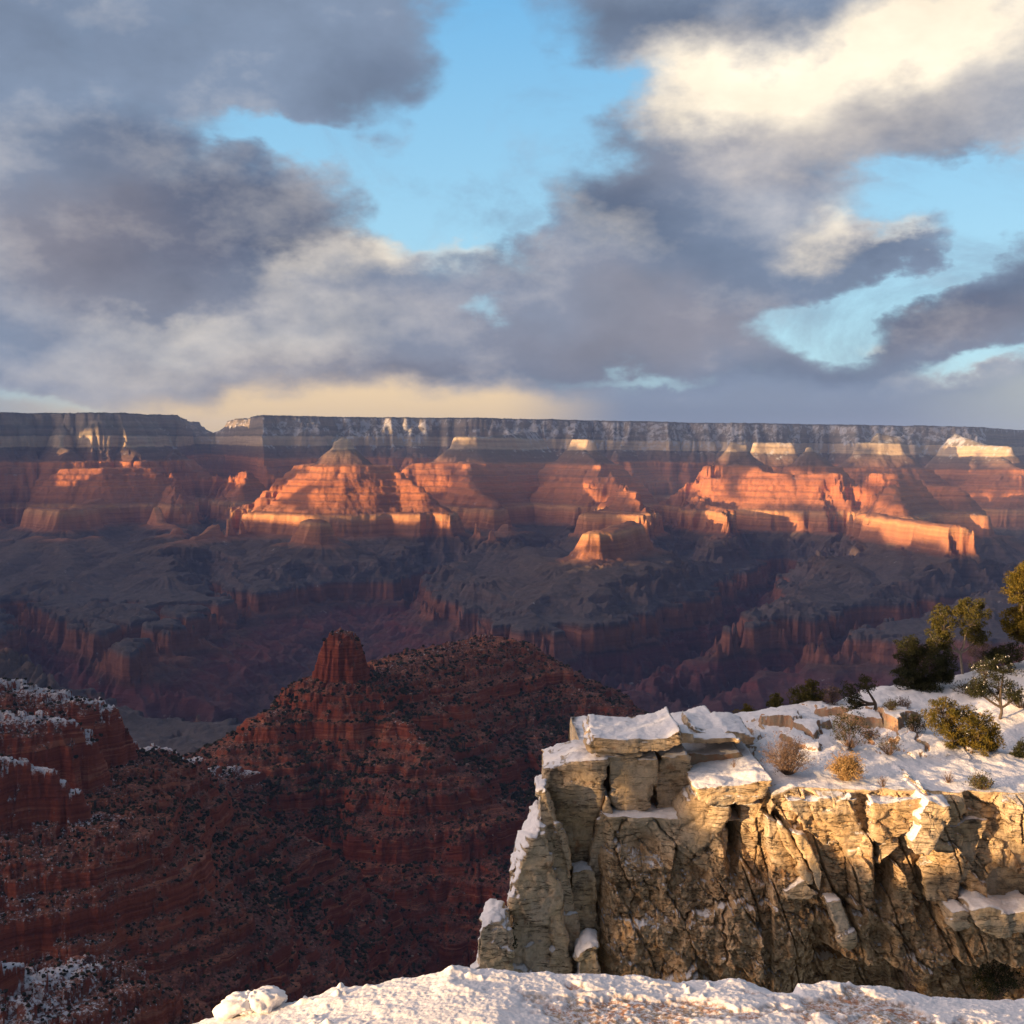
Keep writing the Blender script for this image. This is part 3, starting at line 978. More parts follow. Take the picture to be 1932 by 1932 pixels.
MR = [
    ('central', 1.05, 4, [(640, 1190, 2100), (652, 1184, 2105), (664, 1200, 2110)]),
    ('central', 1.15, 4, [(622, 1250, 2095), (680, 1252, 2095)]),
    ('central', .66, 6, [(595, 1292, 2080), (540, 1322, 2040), (500, 1345, 2000), (450, 1385, 1960), (432, 1410, 1940)]),
    ('central', .64, 6, [(690, 1282, 2080), (760, 1350, 2010), (800, 1405, 1950), (850, 1480, 1880), (905, 1572, 1800), (960, 1700, 1700)]),
    ('central', .64, 6, [(600, 1300, 2080), (610, 1420, 1960), (640, 1560, 1820), (690, 1700, 1700)]),
    ('central', .62, 10, [(705, 1262, 2160), (760, 1244, 2280), (850, 1216, 2420), (930, 1202, 2520), (992, 1232, 2500), (1012, 1262, 2460), (1100, 1304, 2400), (1190, 1335, 2350), (1300, 1390, 2300), (1500, 1450, 2250)]),
    ('central', .64, 6, [(860, 1250, 2400), (880, 1340, 2220), (900, 1450, 2050)]),
    ('central', .64, 8, [(1005, 1270, 2450), (1010, 1400, 2150), (1040, 1500, 1980), (1100, 1640, 1800)]),
    ('west', .8, 8, [(-200, 1262, 1500), (0, 1283, 1540), (130, 1312, 1545), (205, 1334, 1550)]),
    ('west', .98, 5, [(212, 1378, 1556), (260, 1395, 1600), (330, 1432, 1700), (430, 1449, 1850), (500, 1462, 1900), (560, 1440, 1940)]),
    ('west', .8, 8, [(-100, 1345, 1400), (60, 1350, 1430), (150, 1378, 1440)]),
    ('west', .98, 5, [(172, 1442, 1440), (330, 1532, 1490), (480, 1650, 1520), (590, 1760, 1540), (660, 1840, 1550)]),
    ('west', .8, 8, [(-200, 1412, 1250), (0, 1432, 1290), (90, 1455, 1300), (140, 1486, 1305)]),
    ('west', .98, 5, [(152, 1602, 1300), (300, 1668, 1335), (470, 1742, 1370), (640, 1832, 1420), (800, 1932, 1460)]),
    ('west', .98, 5, [(-300, 1660, 880), (0, 1786, 900), (150, 1826, 930), (300, 1895, 960), (430, 1960, 985)]),
]


def build_mid():
    ncol = 1300
    a = np.linspace(math.radians(-27.5), math.radians(27.5), ncol)
    rows = [620.0]
    while rows[-1] < 3480:
        y = rows[-1]
        rows.append(y + (3.4 if y < 1300 else 3.6 if y < 2150 else 5.0 if y < 2600 else 25.0))
    r = np.array(rows)
    Y = np.repeat(r[:, None], ncol, 1)
    X = Y * np.tan(a)[None, :]
    wx = X + 14 * fbm(X / 160, Y / 160, 3, 405) + 5 * fbm(X / 36, Y / 36, 3, 455)
    wy = Y + 14 * fbm(X / 160, Y / 160, 3, 409) + 5 * fbm(X / 36, Y / 36, 3, 459)
    base = -735 - 240 * sstep(Y, 2150, 3000) + 10 * fbm(X / 200, Y / 200, 3, 421)
    H1 = base.astype(f32)
    H2 = np.full(X.shape, -2000, f32)
    FX = X.copy()
    FY = Y.copy()
    DC = np.full(X.shape, 300, f32)
    own = np.zeros(X.shape, np.int8)
    SD = np.zeros(X.shape, f32)
    for nm, k, r0, pts in MR:
        pw = [P(u, v, y) for u, v, y in pts]
        hs = [minv(p[2]) for p in pw]
        best = None
        for i in range(len(pw) - 1):
            d, t = seg_dist(wx, wy, pw[i][0], pw[i][1], pw[i + 1][0], pw[i + 1][1])
            h = hs[i] + (hs[i + 1] - hs[i]) * t - k * np.maximum(d - r0, 0) - 0.05 * d
            px = pw[i][0] + (pw[i + 1][0] - pw[i][0]) * t
            py = pw[i][1] + (pw[i + 1][1] - pw[i][1]) * t
            dd = np.maximum(d, 1.0)
            fx = px + (wx - px) / dd * 70
            fy = py + (wy - py) / dd * 70
            if best is None:
                best, bx, by, bd = h, fx, fy, d
            else:
                m = h > best
                best = np.where(m, h, best)
                bx = np.where(m, fx, bx)
                by = np.where(m, fy, by)
                bd = np.where(m, d, bd)
        m = best > H1
        H2 = np.where(m, H1, np.maximum(H2, best))
        H1 = np.where(m, best, H1)
        own[m] = 0 if nm == 'central' else 1
        FX = np.where(m, bx, FX)
        FY = np.where(m, by, FY)
        DC = np.where(m, bd, DC)
    # the west slopes own everything left of the valley line
    own = np.where((own == 0) & (X < -230) & (Y < 1600), 1, own)
    sep_ = np.clip((H1 - H2) / 40, 0, 1)
    near = np.clip((DC - 8) / 90, 0, 1)
    rb = ridged(FX / 55, FY / 55, 3, 431, 0.5)
    rb2 = ridged(FX / 17 + wx / 200, FY / 17 + wy / 200, 2, 437, 0.5)
    iso = ridged(wx / 110, wy / 110, 4, 443, 0.5)
    H = H1 + near * ((rb - 0.45) * 19 * (1 - .75 * sstep(H1, -500, -440)) * (0.2 + 0.8 * sep_) + (rb2 - .4) * 2.5 * sep_ + (iso - 0.42) * 24)
    sp = P(650, 1240, 2100)
    isp = np.exp(-((X - sp[0]) / 55) ** 2 - ((Y - sp[1]) / 60) ** 2)
    H = H + (.15 + .85 * isp) * np.where(H > -450, 1, .25) * (11 * fbm(X / 16, Y / 16, 3, 467) + 3 * fbm(X / 7, Y / 7, 2, 469)) * sstep(Y, 1950, 2050)
    s = np.interp(H, MH, MS)
    # blocky joints on the spire and the ledges
    vb_, vi_, _ = vor(wx / 11, wy / 11, 461)
    s = s + (vi_ - .5) * 9 * np.where(H > -440, 1, .35)
    # beds: fine steps everywhere
    for sp_, am_ in ((13.0, .55), (5.0, .5)):
        st = (s + 2.5 * fbm(X / 90, Y / 90, 2, 465)) / sp_
        fr = st - np.floor(st)
        s = s + (sstep(fr, .45, .8) - fr) * sp_ * am_
    Z = s + 1.6 * fbm(X / 14, Y / 14, 4, 471, 0.6) + 1.0 * np.maximum(fbm(X / 5, Y / 5, 2, 475), 0)
    V = np.stack([X, Y, Z], -1).reshape(-1, 3)
    snow = np.where(own == 1, .8, 0.22) * np.clip(1 - DC / 80, 0.10, 1) * sstep(Z, -640, -380)
    snow = snow + np.where(own == 1, .55, 0.2) * np.exp(-(DC / 17) ** 2) * sstep(Z, -690, -480)
    gully = (1 - sstep(H1 - H2, 0, 22)) * sstep(Z, -730, -560)
    # fresher snow on the slopes nearest the rim
    snow = np.where(gully > .5, snow * .3, snow)
    snow = np.maximum(snow, 0.8 * sstep(-X / Y, 0.22, 0.40) * sstep(Y, 1500, 900))
    m, t, b = new_mat("red_beds")
    g = t.node('ShaderNodeNewGeometry')
    pos = g.outputs['Position']
    nz = t.sep(g.outputs['Normal'])[2]
    px, py, pz = t.sep(pos)
    wob = t.noise(pos, .01, 3, .5)
    zz = t.math('ADD', pz, t.math('MULTIPLY', wob, 14))
    bed = t.noise(t.comb(t.math('MULTIPLY', px, .004), t.math('MULTIPLY', py, .004), t.math('MULTIPLY', zz, .30)), 1.0, 5, .65)
    n1 = t.noise(pos, .035, 5, .65)
    n2 = t.noise(pos, .30, 5, .7)
    slope = t.mix(t.mapr(n1, .35, .65), (.125, .055, .040, 1), (.19, .094, .068, 1))
    slope = t.mix(t.mapr(n2, .40, .66), t.mix(1.0, slope, (.55, .52, .52, 1), 'MULTIPLY'), t.mix(1.0, slope, (1.5, 1.45, 1.45, 1), 'MULTIPLY'))
    cliff = t.ramp(bed, [(.28, (.075, .022, .016, 1)), (.45, (.16, .042, .025, 1)), (.6, (.22, .062, .034, 1)), (.75, (.28, .12, .075, 1))])
    band = t.ramp(t.mapr(zz, -760, -300), [(0, (.7, .6, .65, 1)), (.35, (1, .8, .8, 1)), (.55, (.85, .8, .85, 1)), (.62, (1.25, 1.1, 1.0, 1)), (1, (1.1, 1, 1, 1))])
    col = t.mix(t.mapr(t.math('ADD', nz, t.math('MULTIPLY', t.math('SUBTRACT', n2, .5), .35)), .60, .80), cliff, slope)
    col = t.mix(1.0, col, band, 'MULTIPLY')
    # thin resistant beds crop out along the slopes
    lip = t.noise(t.comb(t.math('MULTIPLY', px, .003), t.math('MULTIPLY', py, .003), t.math('MULTIPLY', zz, .14)), 1.0, 4, .75)
    lipm = t.math('MULTIPLY', t.mapr(lip, .55, .62), t.mapr(n1, .36, .52))
    col = t.mix(t.math('MULTIPLY', lipm, .85), col, (.35, .13, .075, 1))
    # small scrub too low to stand out on its own
    sc = t.noise(pos, .16, 3, .6)
    veg = t.node('ShaderNodeAttribute', attribute_name='gully').outputs['Fac']
    sc = t.math('ADD', sc, t.math('MULTIPLY', veg, .10))
    col = t.mix(t.math('MULTIPLY', t.mapr(sc, .56, .62), t.mapr(nz, .6, .75)), col, (.030, .030, .020, 1))
    sa = t.node('ShaderNodeAttribute', attribute_name='snow').outputs['Fac']
    sn = t.noise(pos, .28, 6, .72)
    sm = t.mapr(t.math('ADD', sn, t.math('MULTIPLY', sa, .20)), .645, .72, 0, .85)
    sm = t.math('MULTIPLY', sm, t.mapr(t.math('ADD', nz, t.math('MULTIPLY', n2, .25)), .74, .88))
    col = t.mix(sm, col, (.62, .62, .66, 1))
    t.put(b.inputs['Base Color'], col)
    bump(t, b, t.math('ADD', t.math('MULTIPLY', bed, .8), t.noise(pos, .18, 6, .65)), .8, 3.5)
    Q = grid_quads(*X.shape)
    of = own.reshape(-1)[Q[:, 0]]
    sf = snow.reshape(-1)
    for i, (nm, lb) in enumerate((('red_ridge', 'dark red ridge with a rocky spire standing in the canyon below'), ('near_slope', 'dark red slopes dusted with snow falling away at lower left'))):
        q = Q[of == i]
        used, inv = np.unique(q, return_inverse=True)
        o = mesh_np(nm, V[used], inv.reshape(-1, 4), m)
        tag(o, lb, 'ridge' if i == 0 else 'slope', None, 'structure')
        o.data.attributes.new('snow', 'FLOAT', 'POINT').data.foreach_set('value', sf[used].astype(f32))
        o.data.attributes.new('gully', 'FLOAT', 'POINT').data.foreach_set('value', gully.reshape(-1)[used].astype(f32))
    # scrub and stones
    rng = np.random.default_rng(5)
    el_ = Z / Y
    vis = el_ >= np.maximum.accumulate(el_, axis=0) - 0.004
    dzy = np.abs(np.gradient(Z, axis=0) / np.gradient(Y, axis=0))
    dens = fbm(X / 60, Y / 60, 3, 481)
    okm = vis & (dzy < 1.0) & (Y < 2650) & (Y > 640) & (dens > -0.45)
    idx = np.nonzero(okm.reshape(-1))[0]
    # thin out by screen area: drop rows that are bunched together
    wgt = (0.6 + 2.2 * gully.reshape(-1)[idx] + 1.2 * np.clip(dens.reshape(-1)[idx], 0, 1))
    pick = rng.choice(idx, 21000, replace=False, p=wgt / wgt.sum())
    C = V[pick]
    size = rng.uniform(0.9, 3.1, len(pick)) * np.clip(C[:, 1] / 1500, .7, 1.4)
    scatter_blobs('scrub', C, size, np.array([1, 1, .8]), rng, scrub_mat(), 'dark juniper scrub dotted over the red slopes', 'scrub', 0.35)
    pick = rng.choice(idx, 3200, replace=False)
    C = V[pick]
    size = rng.uniform(0.6, 2.2, len(pick)) ** 1.3 * np.clip(C[:, 1] / 1500, .7, 1.4)
    scatter_blobs('fallen_stones', C, size, np.array([1, 1, .7]), rng, stone_mat(), 'pale and red fallen stones strewn over the slopes', 'stones', 0.0)


def ico():
    p = (1 + 5 ** .5) / 2
    v = np.array([(-1, p, 0), (1, p, 0), (-1, -p, 0), (1, -p, 0), (0, -1, p), (0, 1, p), (0, -1, -p), (0, 1, -p), (p, 0, -1), (p, 0, 1), (-p, 0, -1), (-p, 0, 1)], float)
    v /= np.linalg.norm(v[0])
    fc = np.array([(0, 11, 5), (0, 5, 1), (0, 1, 7), (0, 7, 10), (0, 10, 11), (1, 5, 9), (5, 11, 4), (11, 10, 2), (10, 7, 6), (7, 1, 8), (3, 9, 4), (3, 4, 2), (3, 2, 6), (3, 6, 8), (3, 8, 9), (4, 9, 5), (2, 4, 11), (6, 2, 10), (8, 6, 7), (9, 8, 1)])
    return v, fc


def scatter_blobs(name, C, size, squash, rng, mat, label, cat, lift):
    v, fc = ico()
    n = len(C)
    jit = rng.uniform(.6, 1.35, (n, 12, 1))
    ang = rng.uniform(0, 6.28, n)
    ca, sa = np.cos(ang), np.sin(ang)
    B = v[None] * jit * squash
    X = B[:, :, 0] * ca[:, None] - B[:, :, 1] * sa[:, None]
    Y = B[:, :, 0] * sa[:, None] + B[:, :, 1] * ca[:, None]
    V = np.stack([X, Y, B[:, :, 2] + lift], -1) * size[:, None, None] + C[:, None, :]
    Fc = (fc[None] + (np.arange(n) * 12)[:, None, None]).reshape(-1, 3)
    o = mesh_np(name, V.reshape(-1, 3), None, mat, smooth=False, tris=Fc)
    tag(o, label, cat, None, 'stuff')


def scrub_mat():
    m, t, b = new_mat("scrub_green")
    pos = t.node('ShaderNodeNewGeometry').outputs['Position']
    t.put(b.inputs['Base Color'], t.mix(t.mapr(t.noise(pos, .05, 3), .4, .6), (.016, .018, .012, 1), (.038, .036, .020, 1)))
    return m


def stone_mat():
    m, t, b = new_mat("fallen_stone")
    pos = t.node('ShaderNodeNewGeometry').outputs['Position']
    t.put(b.inputs['Base Color'], t.mix(t.mapr(t.noise(pos, .04, 3), .42, .58), (.22, .075, .045, 1), (.30, .20, .16, 1)))
    return m


build_mid()
# ------------------------------------------------------------------ the pale limestone promontory at right
def cA(*p): return [(978.7 + x * .2696, 1326 + y * .2696) for x, y in p]
def cB(*p): return [(1420.7 + x * .2647, 1404.9 + y * .2647) for x, y in p]
def cD(*p): return [(884 + x * .2083, 1460 + y * .2083) for x, y in p]


def limestone(name, base, ochre, snow_bias=0.0, side_snow=0.0, bedding=1.0, dark=.5, rub=0.0, patchy=.9):
    m, t, b = new_mat(name)
    g = t.node('ShaderNodeNewGeometry')
    pos = g.outputs['Position']
    nx, ny, nz = t.sep(g.outputs['Normal'])
    px, py, pz = t.sep(pos)
    n1 = t.noise(pos, .55, 5, .6)
    n2 = t.noise(pos, 3.6, 8, .74)
    n3 = t.noise(t.mapping(pos, loc=(9, 2, 4)), .9, 4, .6)
    bedv = t.comb(t.math('MULTIPLY', px, .35), t.math('MULTIPLY', py, .35), t.math('MULTIPLY', t.math('ADD', pz, t.math('MULTIPLY', n1, .5)), 7.0))
    bed = t.noise(bedv, 1.0, 5, .7)
    col = t.mix(t.mapr(n1, .42, .62), base, ochre)
    if rub:
        # crumbly earthy rock lower down
        col = t.mix(t.math('MULTIPLY', t.mapr(t.math('ADD', pz, t.math('MULTIPLY', n3, 3)), -12.6, -14.0), rub), col, t.mix(t.mapr(n2, .35, .65), (.52, .32, .16, 1), (.74, .56, .36, 1)))
    col = t.mix(t.math('MULTIPLY', t.mapr(n3, .55, .70), dark), col, (.13, .105, .08, 1))
    col = t.mix(t.math('MULTIPLY', t.mapr(t.noise(t.mapping(pos, loc=(1, 7, 3)), 1.6, 5, .65), .60, .72), .55), col, (.40, .16, .06, 1))
    col = t.mix(1.0, col, t.ramp(n2, [(.25, (.58, .54, .50, 1)), (.5, (1, 1, 1, 1)), (.75, (1.28, 1.26, 1.2, 1))]), 'MULTIPLY')
    bd = t.ramp(bed, [(.30, (.52, .46, .40, 1)), (.46, (1, 1, 1, 1)), (.8, (1.15, 1.12, 1.08, 1))])
    col = t.mix(.6 * bedding, col, t.mix(1.0, col, bd, 'MULTIPLY'))
    # hairline bedding cracks and small pits
    lv = t.comb(t.math('MULTIPLY', px, .5), t.math('MULTIPLY', py, .5), t.math('MULTIPLY', t.math('ADD', pz, t.math('MULTIPLY', n1, .35)), 5.5))
    ln = t.math('ABSOLUTE', t.math('SUBTRACT', t.noise(lv, 1.0, 3, .6), .5))
    lm = t.math('MULTIPLY', t.mapr(ln, .016, .004), t.mapr(n3, .42, .52))
    pit = t.mapr(t.noise(pos, 11.0, 4, .7), .64, .72)
    dm = t.math('MAXIMUM', lm, t.math('MULTIPLY', pit, .5))
    col = t.mix(t.math('MULTIPLY', dm, .75), col, (.10, .065, .04, 1))
    sn = t.noise(pos, 1.5, 7, .68)
    sf = t.noise(pos, 9.0, 5, .7)
    sm = t.math('ADD', nz, t.math('MULTIPLY', t.math('SUBTRACT', sn, .5), patchy))
    sm = t.math('ADD', sm, t.math('MULTIPLY', t.math('SUBTRACT', sf, .5), .45))
    if side_snow:
        sm = t.math('ADD', sm, t.math('MULTIPLY', t.math('MAXIMUM', t.math('MULTIPLY', nx, -1.0), 0.0), side_snow))
    msk = t.mapr(sm, .66 - snow_bias, .80 - snow_bias)
    snowc = t.mix(t.mapr(sf, .3, .7), (.86, .85, .86, 1), (.74, .72, .72, 1))
    col = t.mix(msk, col, snowc)
    t.put(b.inputs['Base Color'], col)
    vc = t.voronoi(t.vmath('ADD', pos, t.vmath('SCALE', t.noise(pos, 1.2, 3, out=1), .7)), 1.1, 'DISTANCE_TO_EDGE')
    crack = t.mapr(vc, 0, .05)
    h = t.math('ADD', t.math('MULTIPLY', n2, 1.5), t.math('MULTIPLY', bed, .9 * bedding))
    h = t.math('ADD', h, t.math('MULTIPLY', crack, .22))
    h = t.math('SUBTRACT', h, t.math('MULTIPLY', dm, .8))
    h = t.mix(msk, h, t.math('MULTIPLY', sf, .35))
    bump(t, b, h, .9, .12)
    return m


LS = limestone("limestone", (.70, .57, .42, 1), (.70, .53, .33, 1), 0.0, 0.25)
LS_CAP = limestone("capstone", (.68, .57, .43, 1), (.68, .50, .30, 1), 0.06, 0.2, 1.5, .35, patchy=1.7)
LS_FIN = limestone("snowy_limestone", (.68, .55, .40, 1), (.70, .53, .32, 1), 0.08, 0.62, .6, .3)
LS_DARK = limestone("stained_limestone", (.56, .45, .32, 1), (.64, .47, .28, 1), -.05, 0.0, 1.0, 1.0)
LS_WALL = limestone("ochre_limestone", (.70, .56, .39, 1), (.72, .53, .32, 1), -0.14, 0.0, .5, .45, 1.0)


def vorf(x, y, seed=0, jit=.9):
    """cells with the offset from their seed point, for tilted facets"""
    xi = np.floor(x).astype(np.int64)
    yi = np.floor(y).astype(np.int64)
    d1 = np.full(x.shape, 9.0, f32)
    d2 = np.full(x.shape, 9.0, f32)
    o = [np.zeros(x.shape, f32) for _ in range(4)]
    for i in (-1, 0, 1):
        for j in (-1, 0, 1):
            h = _hash(xi + i, yi + j, seed)
            a = (h & np.uint32(1023)).astype(f32) / 1023.0
            b = ((h >> np.uint32(10)) & np.uint32(1023)).astype(f32) / 1023.0
            c = ((h >> np.uint32(20)) & np.uint32(1023)).astype(f32) / 1023.0
            ex = (x - (xi + i + 0.5 + (a - 0.5) * jit)).astype(f32)
            ey = (y - (yi + j + 0.5 + (b - 0.5) * jit)).astype(f32)
            d = np.sqrt(ex ** 2 + ey ** 2)
            near = d < d1
            d2 = np.where(near, d1, np.minimum(d2, d))
            o = [np.where(near, n_, p_) for n_, p_ in zip((c, (a * 7.3 + b * 3.1) % 1.0, ex, ey), o)]
            d1 = np.where(near, d, d1)
    return d2 - d1, o[0], o[1], o[2], o[3]


def rock(name, poly, y, depth, mat, label, cat='rock', voxel=.07, amp=1.0, bed=0.0, tilt=(0, 0), chamfer=.12, seed=1, back_scale=.97, top_slope=0.0, kind=None):
    """a block: its outlined front face stands at distance y, the body runs back by `depth`"""
    pts = []
    cu = sum(p[0] for p in poly) / len(poly)
    cv = sum(p[1] for p in poly) / len(poly)
    for u, v in poly:
        yy = y + tilt[0] * (u - cu) + tilt[1] * (v - cv)
        pts.append(Vector(P(u, v, yy)))
    # signed area in x,z to get the winding right
    A = sum(pts[i].x * pts[(i + 1) % len(pts)].z - pts[(i + 1) % len(pts)].x * pts[i].z for i in range(len(pts)))
    if A < 0:
        pts.reverse()
    c = sum(pts, Vector()) / len(pts)
    n = len(pts)
    V = []
    zmid = c.z
    rings = [(0.0, 1 - chamfer * .35), (chamfer, 1.0), (depth * .5, .5 + .5 * (1 + back_scale) / 2 + .0), (depth, back_scale)]
    for dpt, sc in rings:
        for p in pts:
            q = c + (p - c) * sc
            V.append((q.x, p.y + dpt, q.z + top_slope * dpt))
    Fc = [list(range(n))]
    for r in range(len(rings) - 1):
        for i in range(n):
            j = (i + 1) % n
            Fc.append([r * n + i, (r + 1) * n + i, (r + 1) * n + j, r * n + j])
    L = (len(rings) - 1) * n
    Fc.append([L + i for i in reversed(range(n))])
    me = bpy.data.meshes.new(name)
    me.from_pydata(V, [], Fc)
    me.update()
    o = bpy.data.objects.new(name, me)
    COL.objects.link(o)
    md = o.modifiers.new('r', 'REMESH')
    md.mode = 'VOXEL'
    md.voxel_size = voxel
    dg = bpy.context.evaluated_depsgraph_get()
    me2 = bpy.data.meshes.new_from_object(o.evaluated_get(dg))
    o.modifiers.clear()
    o.data = me2
    bpy.data.meshes.remove(me)
    nv = len(me2.vertices)
    co = np.empty(nv * 3, f32)
    me2.vertices.foreach_get('co', co)
    co = co.reshape(-1, 3).astype(np.float64)
    no = np.empty(nv * 3, f32)
    me2.vertex_normals.foreach_get('vector', no)
    no = no.reshape(-1, 3)
    x, yy, z = co[:, 0] + seed * 3.1, co[:, 1], co[:, 2]
    side = 1 - sstep(no[:, 2], .5, .9) * .65
    d = .05 * amp * fbm3(x * .8, yy * .8, z * .8, 3, seed) * side + .022 * amp * fbm3(x * 4, yy * 4, z * 4, 4, seed + 5, .6) * side
    d += .09 * amp * fbm3(x * 1.1, yy * 1.1, z, 4, seed + 3) * sstep(no[:, 2], .4, .9)
    # flat, slightly tilted facets with chipped joints between them
    for sx_, sz_, am_, tl_, cr_ in ((.75, .6, .17, .18, .06), (2.1, 1.8, .07, .16, .02), (5.5, 4.8, .03, .16, .0)):
        vb, vi, v2, vx, vz = vorf(x * sx_ + .25 * z * sx_ + .07 * fbm3(x, yy, z, 2, seed), z * sz_ + .35 * yy * sz_, seed + int(sx_ * 10))
        d += amp * side * ((vi - .5) * am_ + tl_ * ((v2 - .5) * vx + (vi - .5) * vz) / sx_ - cr_ * (1 - sstep(vb, 0, .05)))
    if bed:
        zz = z + .05 * fbm(x * .5, yy * .5, 2, seed + 9)
        lay = perlin(zz * 6.5, x * .25, seed + 11) + .6 * perlin(zz * 14, x * .4, seed + 12)
        d += bed * (.10 * np.clip(lay, -.7, .5) - .05 * (np.abs(perlin(zz * 4.5, x * .15, seed + 13)) < .05)) * (1 - sstep(np.abs(no[:, 2]), .4, .8))
    co += no * d[:, None]
    me2.vertices.foreach_set('co', co.astype(f32).ravel())
    me2.polygons.foreach_set('use_smooth', np.ones(len(me2.polygons), bool))
    me2.materials.clear()
    me2.materials.append(mat)
    me2.update()
    o.name = name
    tag(o, label, cat, None, kind)
    return o


def build_blocks():
    R = rock
    R('rock_slab', [(1022, 1453), (1060, 1444), (1092, 1433), (1143, 1433), (1141, 1462), (1126, 1555), (1112, 1640), (1098, 1660), (1075, 1640), (1064, 1593), (1035, 1515), (1023, 1477)], 45.6, 3.4, LS_DARK,
      'big leaning brown slab with a snowy top at the left end of the cliff', bed=.25, seed=3, tilt=(-.004, .002))
    R('cap_rock', [(1108, 1413), (1113, 1400), (1120, 1391), (1167, 1396), (1225, 1395), (1262, 1390), (1284, 1379), (1288, 1401), (1266, 1420), (1205, 1423), (1114, 1423)], 45.2, 4.0, LS_CAP,
      'broad snow topped cap slab overhanging at the upper left of the cliff', bed=1.0, seed=5, voxel=.06, amp=.8)
    R('rock_ledge', [(1122, 1424), (1216, 1424), (1206, 1433), (1186, 1438), (1130, 1433)], 45.5, 3.2, LS_CAP, 'thin layered ledge tucked under the upper left cap slab', bed=1.2, seed=6, voxel=.05, amp=.5, chamfer=.05)
    R('cap_rock', [(1308, 1376), (1330, 1381), (1356, 1384), (1374, 1379), (1402, 1384), (1424, 1392), (1424, 1404), (1310, 1398)], 47.3, 3.4, LS_CAP,
      'squarish snow topped cap slab in the middle of the skyline of the cliff', bed=1.0, seed=7, voxel=.06, amp=.8)
    R('rock_slab', [(1300, 1393), (1390, 1391), (1396, 1400), (1300, 1406)], 46.6, 1.6, LS_CAP, 'small thin snowy slab between the two upper cap slabs and the big flat one', bed=.8, seed=8, voxel=.05, amp=.5, chamfer=.05)
    R('rock_block', [(1286, 1384), (1306, 1383), (1308, 1400), (1286, 1404)], 46.4, 1.5, LS, 'small square block wedged in the gap between the cap slabs', seed=9, voxel=.05, amp=.5, chamfer=.05)
    R('rock_slab', [(1313, 1501), (1318, 1487), (1350, 1483), (1397, 1480), (1437, 1471), (1457, 1472), (1452, 1493), (1432, 1508), (1415, 1518), (1378, 1521), (1320, 1515)], 43.6, 6.6, LS_CAP,
      'large flat table slab thick with snow, its layered edge facing us', bed=1.3, seed=10, voxel=.06, amp=.8)
    R('rock_block', [(1143, 1432), (1192, 1430), (1240, 1430), (1243, 1455), (1236, 1499), (1230, 1520), (1208, 1534), (1175, 1536), (1155, 1515), (1148, 1474)], 45.5, 2.6, LS,
      'smooth rounded block hanging below the upper left cap slab', bed=.35, seed=11, amp=.8)
    R('rock_block', [(1244, 1428), (1298, 1424), (1302, 1477), (1291, 1534), (1238, 1537), (1237, 1501), (1240, 1466)], 45.9, 2.4, LS,
      'cracked square block beside the smooth rounded one, left of the table slab', bed=.9, seed=12)
    R('rock_block', [(1281, 1538), (1300, 1512), (1316, 1500), (1340, 1518), (1377, 1522), (1377, 1541), (1366, 1557), (1337, 1596), (1304, 1623), (1278, 1609)], 44.1, 2.6, LS_DARK,
      'grey faced slanting block under the left corner of the table slab', seed=13, tilt=(-.006, 0))
    R('rock_block', [(1395, 1522), (1445, 1514), (1440, 1560), (1434, 1585), (1421, 1604), (1400, 1593), (1394, 1563)], 44.3, 2.4, LS,
      'pale block under the right corner of the table slab beside the dark slot', seed=14, bed=.2)
    R('rock_block', [(1345, 1600), (1372, 1560), (1373, 1600), (1370, 1640), (1330, 1640), (1308, 1626)], 44.5, 1.6, LS, 'ochre wedge below the grey faced slanting block', seed=15)
    R('rock_block', [(1483, 1510), (1521, 1508), (1580, 1507), (1611, 1504), (1620, 1548), (1640, 1601), (1617, 1606), (1593, 1600), (1558, 1602), (1527, 1580), (1510, 1553)], 42.9, 4.0, LS_CAP,
      'fractured block with crossing cracks right of the brown bush', bed=1.1, seed=16, amp=1.3, voxel=.06)
    R('rock_fin', [(1447, 1543), (1466, 1553), (1494, 1606), (1516, 1659), (1479, 1682), (1460, 1633), (1450, 1577)], 43.4, 1.4, LS_CAP, 'grey leaning fin of rock left of the orange one', seed=17, tilt=(.004, 0))
    R('rock_fin', [(1471, 1553), (1495, 1575), (1524, 1640), (1530, 1668), (1512, 1640), (1476, 1585)], 43.1, 1.1, LS_CAP, 'narrow tilted splinter just above the grey leaning fin', seed=18)
    R('rock_fin', [(1500, 1572), (1521, 1580), (1556, 1646), (1548, 1687), (1520, 1625)], 42.9, 1.2, LS, 'orange stained tilted fin below the fractured block', seed=19)
    R('rock_fin', [(1600, 1606), (1622, 1604), (1642, 1650), (1634, 1676), (1620, 1662)], 42.8, 1.1, LS, 'short leaning fin left of the long black crack', seed=20)
    R('rock_fin', [(1556, 1699), (1585, 1697), (1598, 1728), (1613, 1781), (1602, 1796), (1584, 1762)], 42.7, 1.2, LS_CAP, 'long pale leaning fin low on the cliff', seed=21)
    R('rock_block', [(1479, 1684), (1520, 1660), (1548, 1690), (1528, 1700), (1490, 1700)], 43.0, 1.4, LS, 'flat lens shaped block under the grey leaning fin', seed=22)
    R('rock_block', [(1648, 1514), (1699, 1514), (1746, 1506), (1764, 1494), (1745, 1530), (1722, 1569), (1700, 1580), (1675, 1590), (1651, 1582), (1646, 1545)], 42.5, 4.0, LS_CAP,
      'undercut brown faced block right of the long black crack', bed=.9, seed=23, amp=1.2, voxel=.06)
    R('rock_block', [(1653, 1596), (1676, 1592), (1698, 1580), (1700, 1598), (1657, 1638)], 42.7, 1.8, LS_CAP, 'pale wedge block under the undercut brown faced one', seed=24, amp=.8)
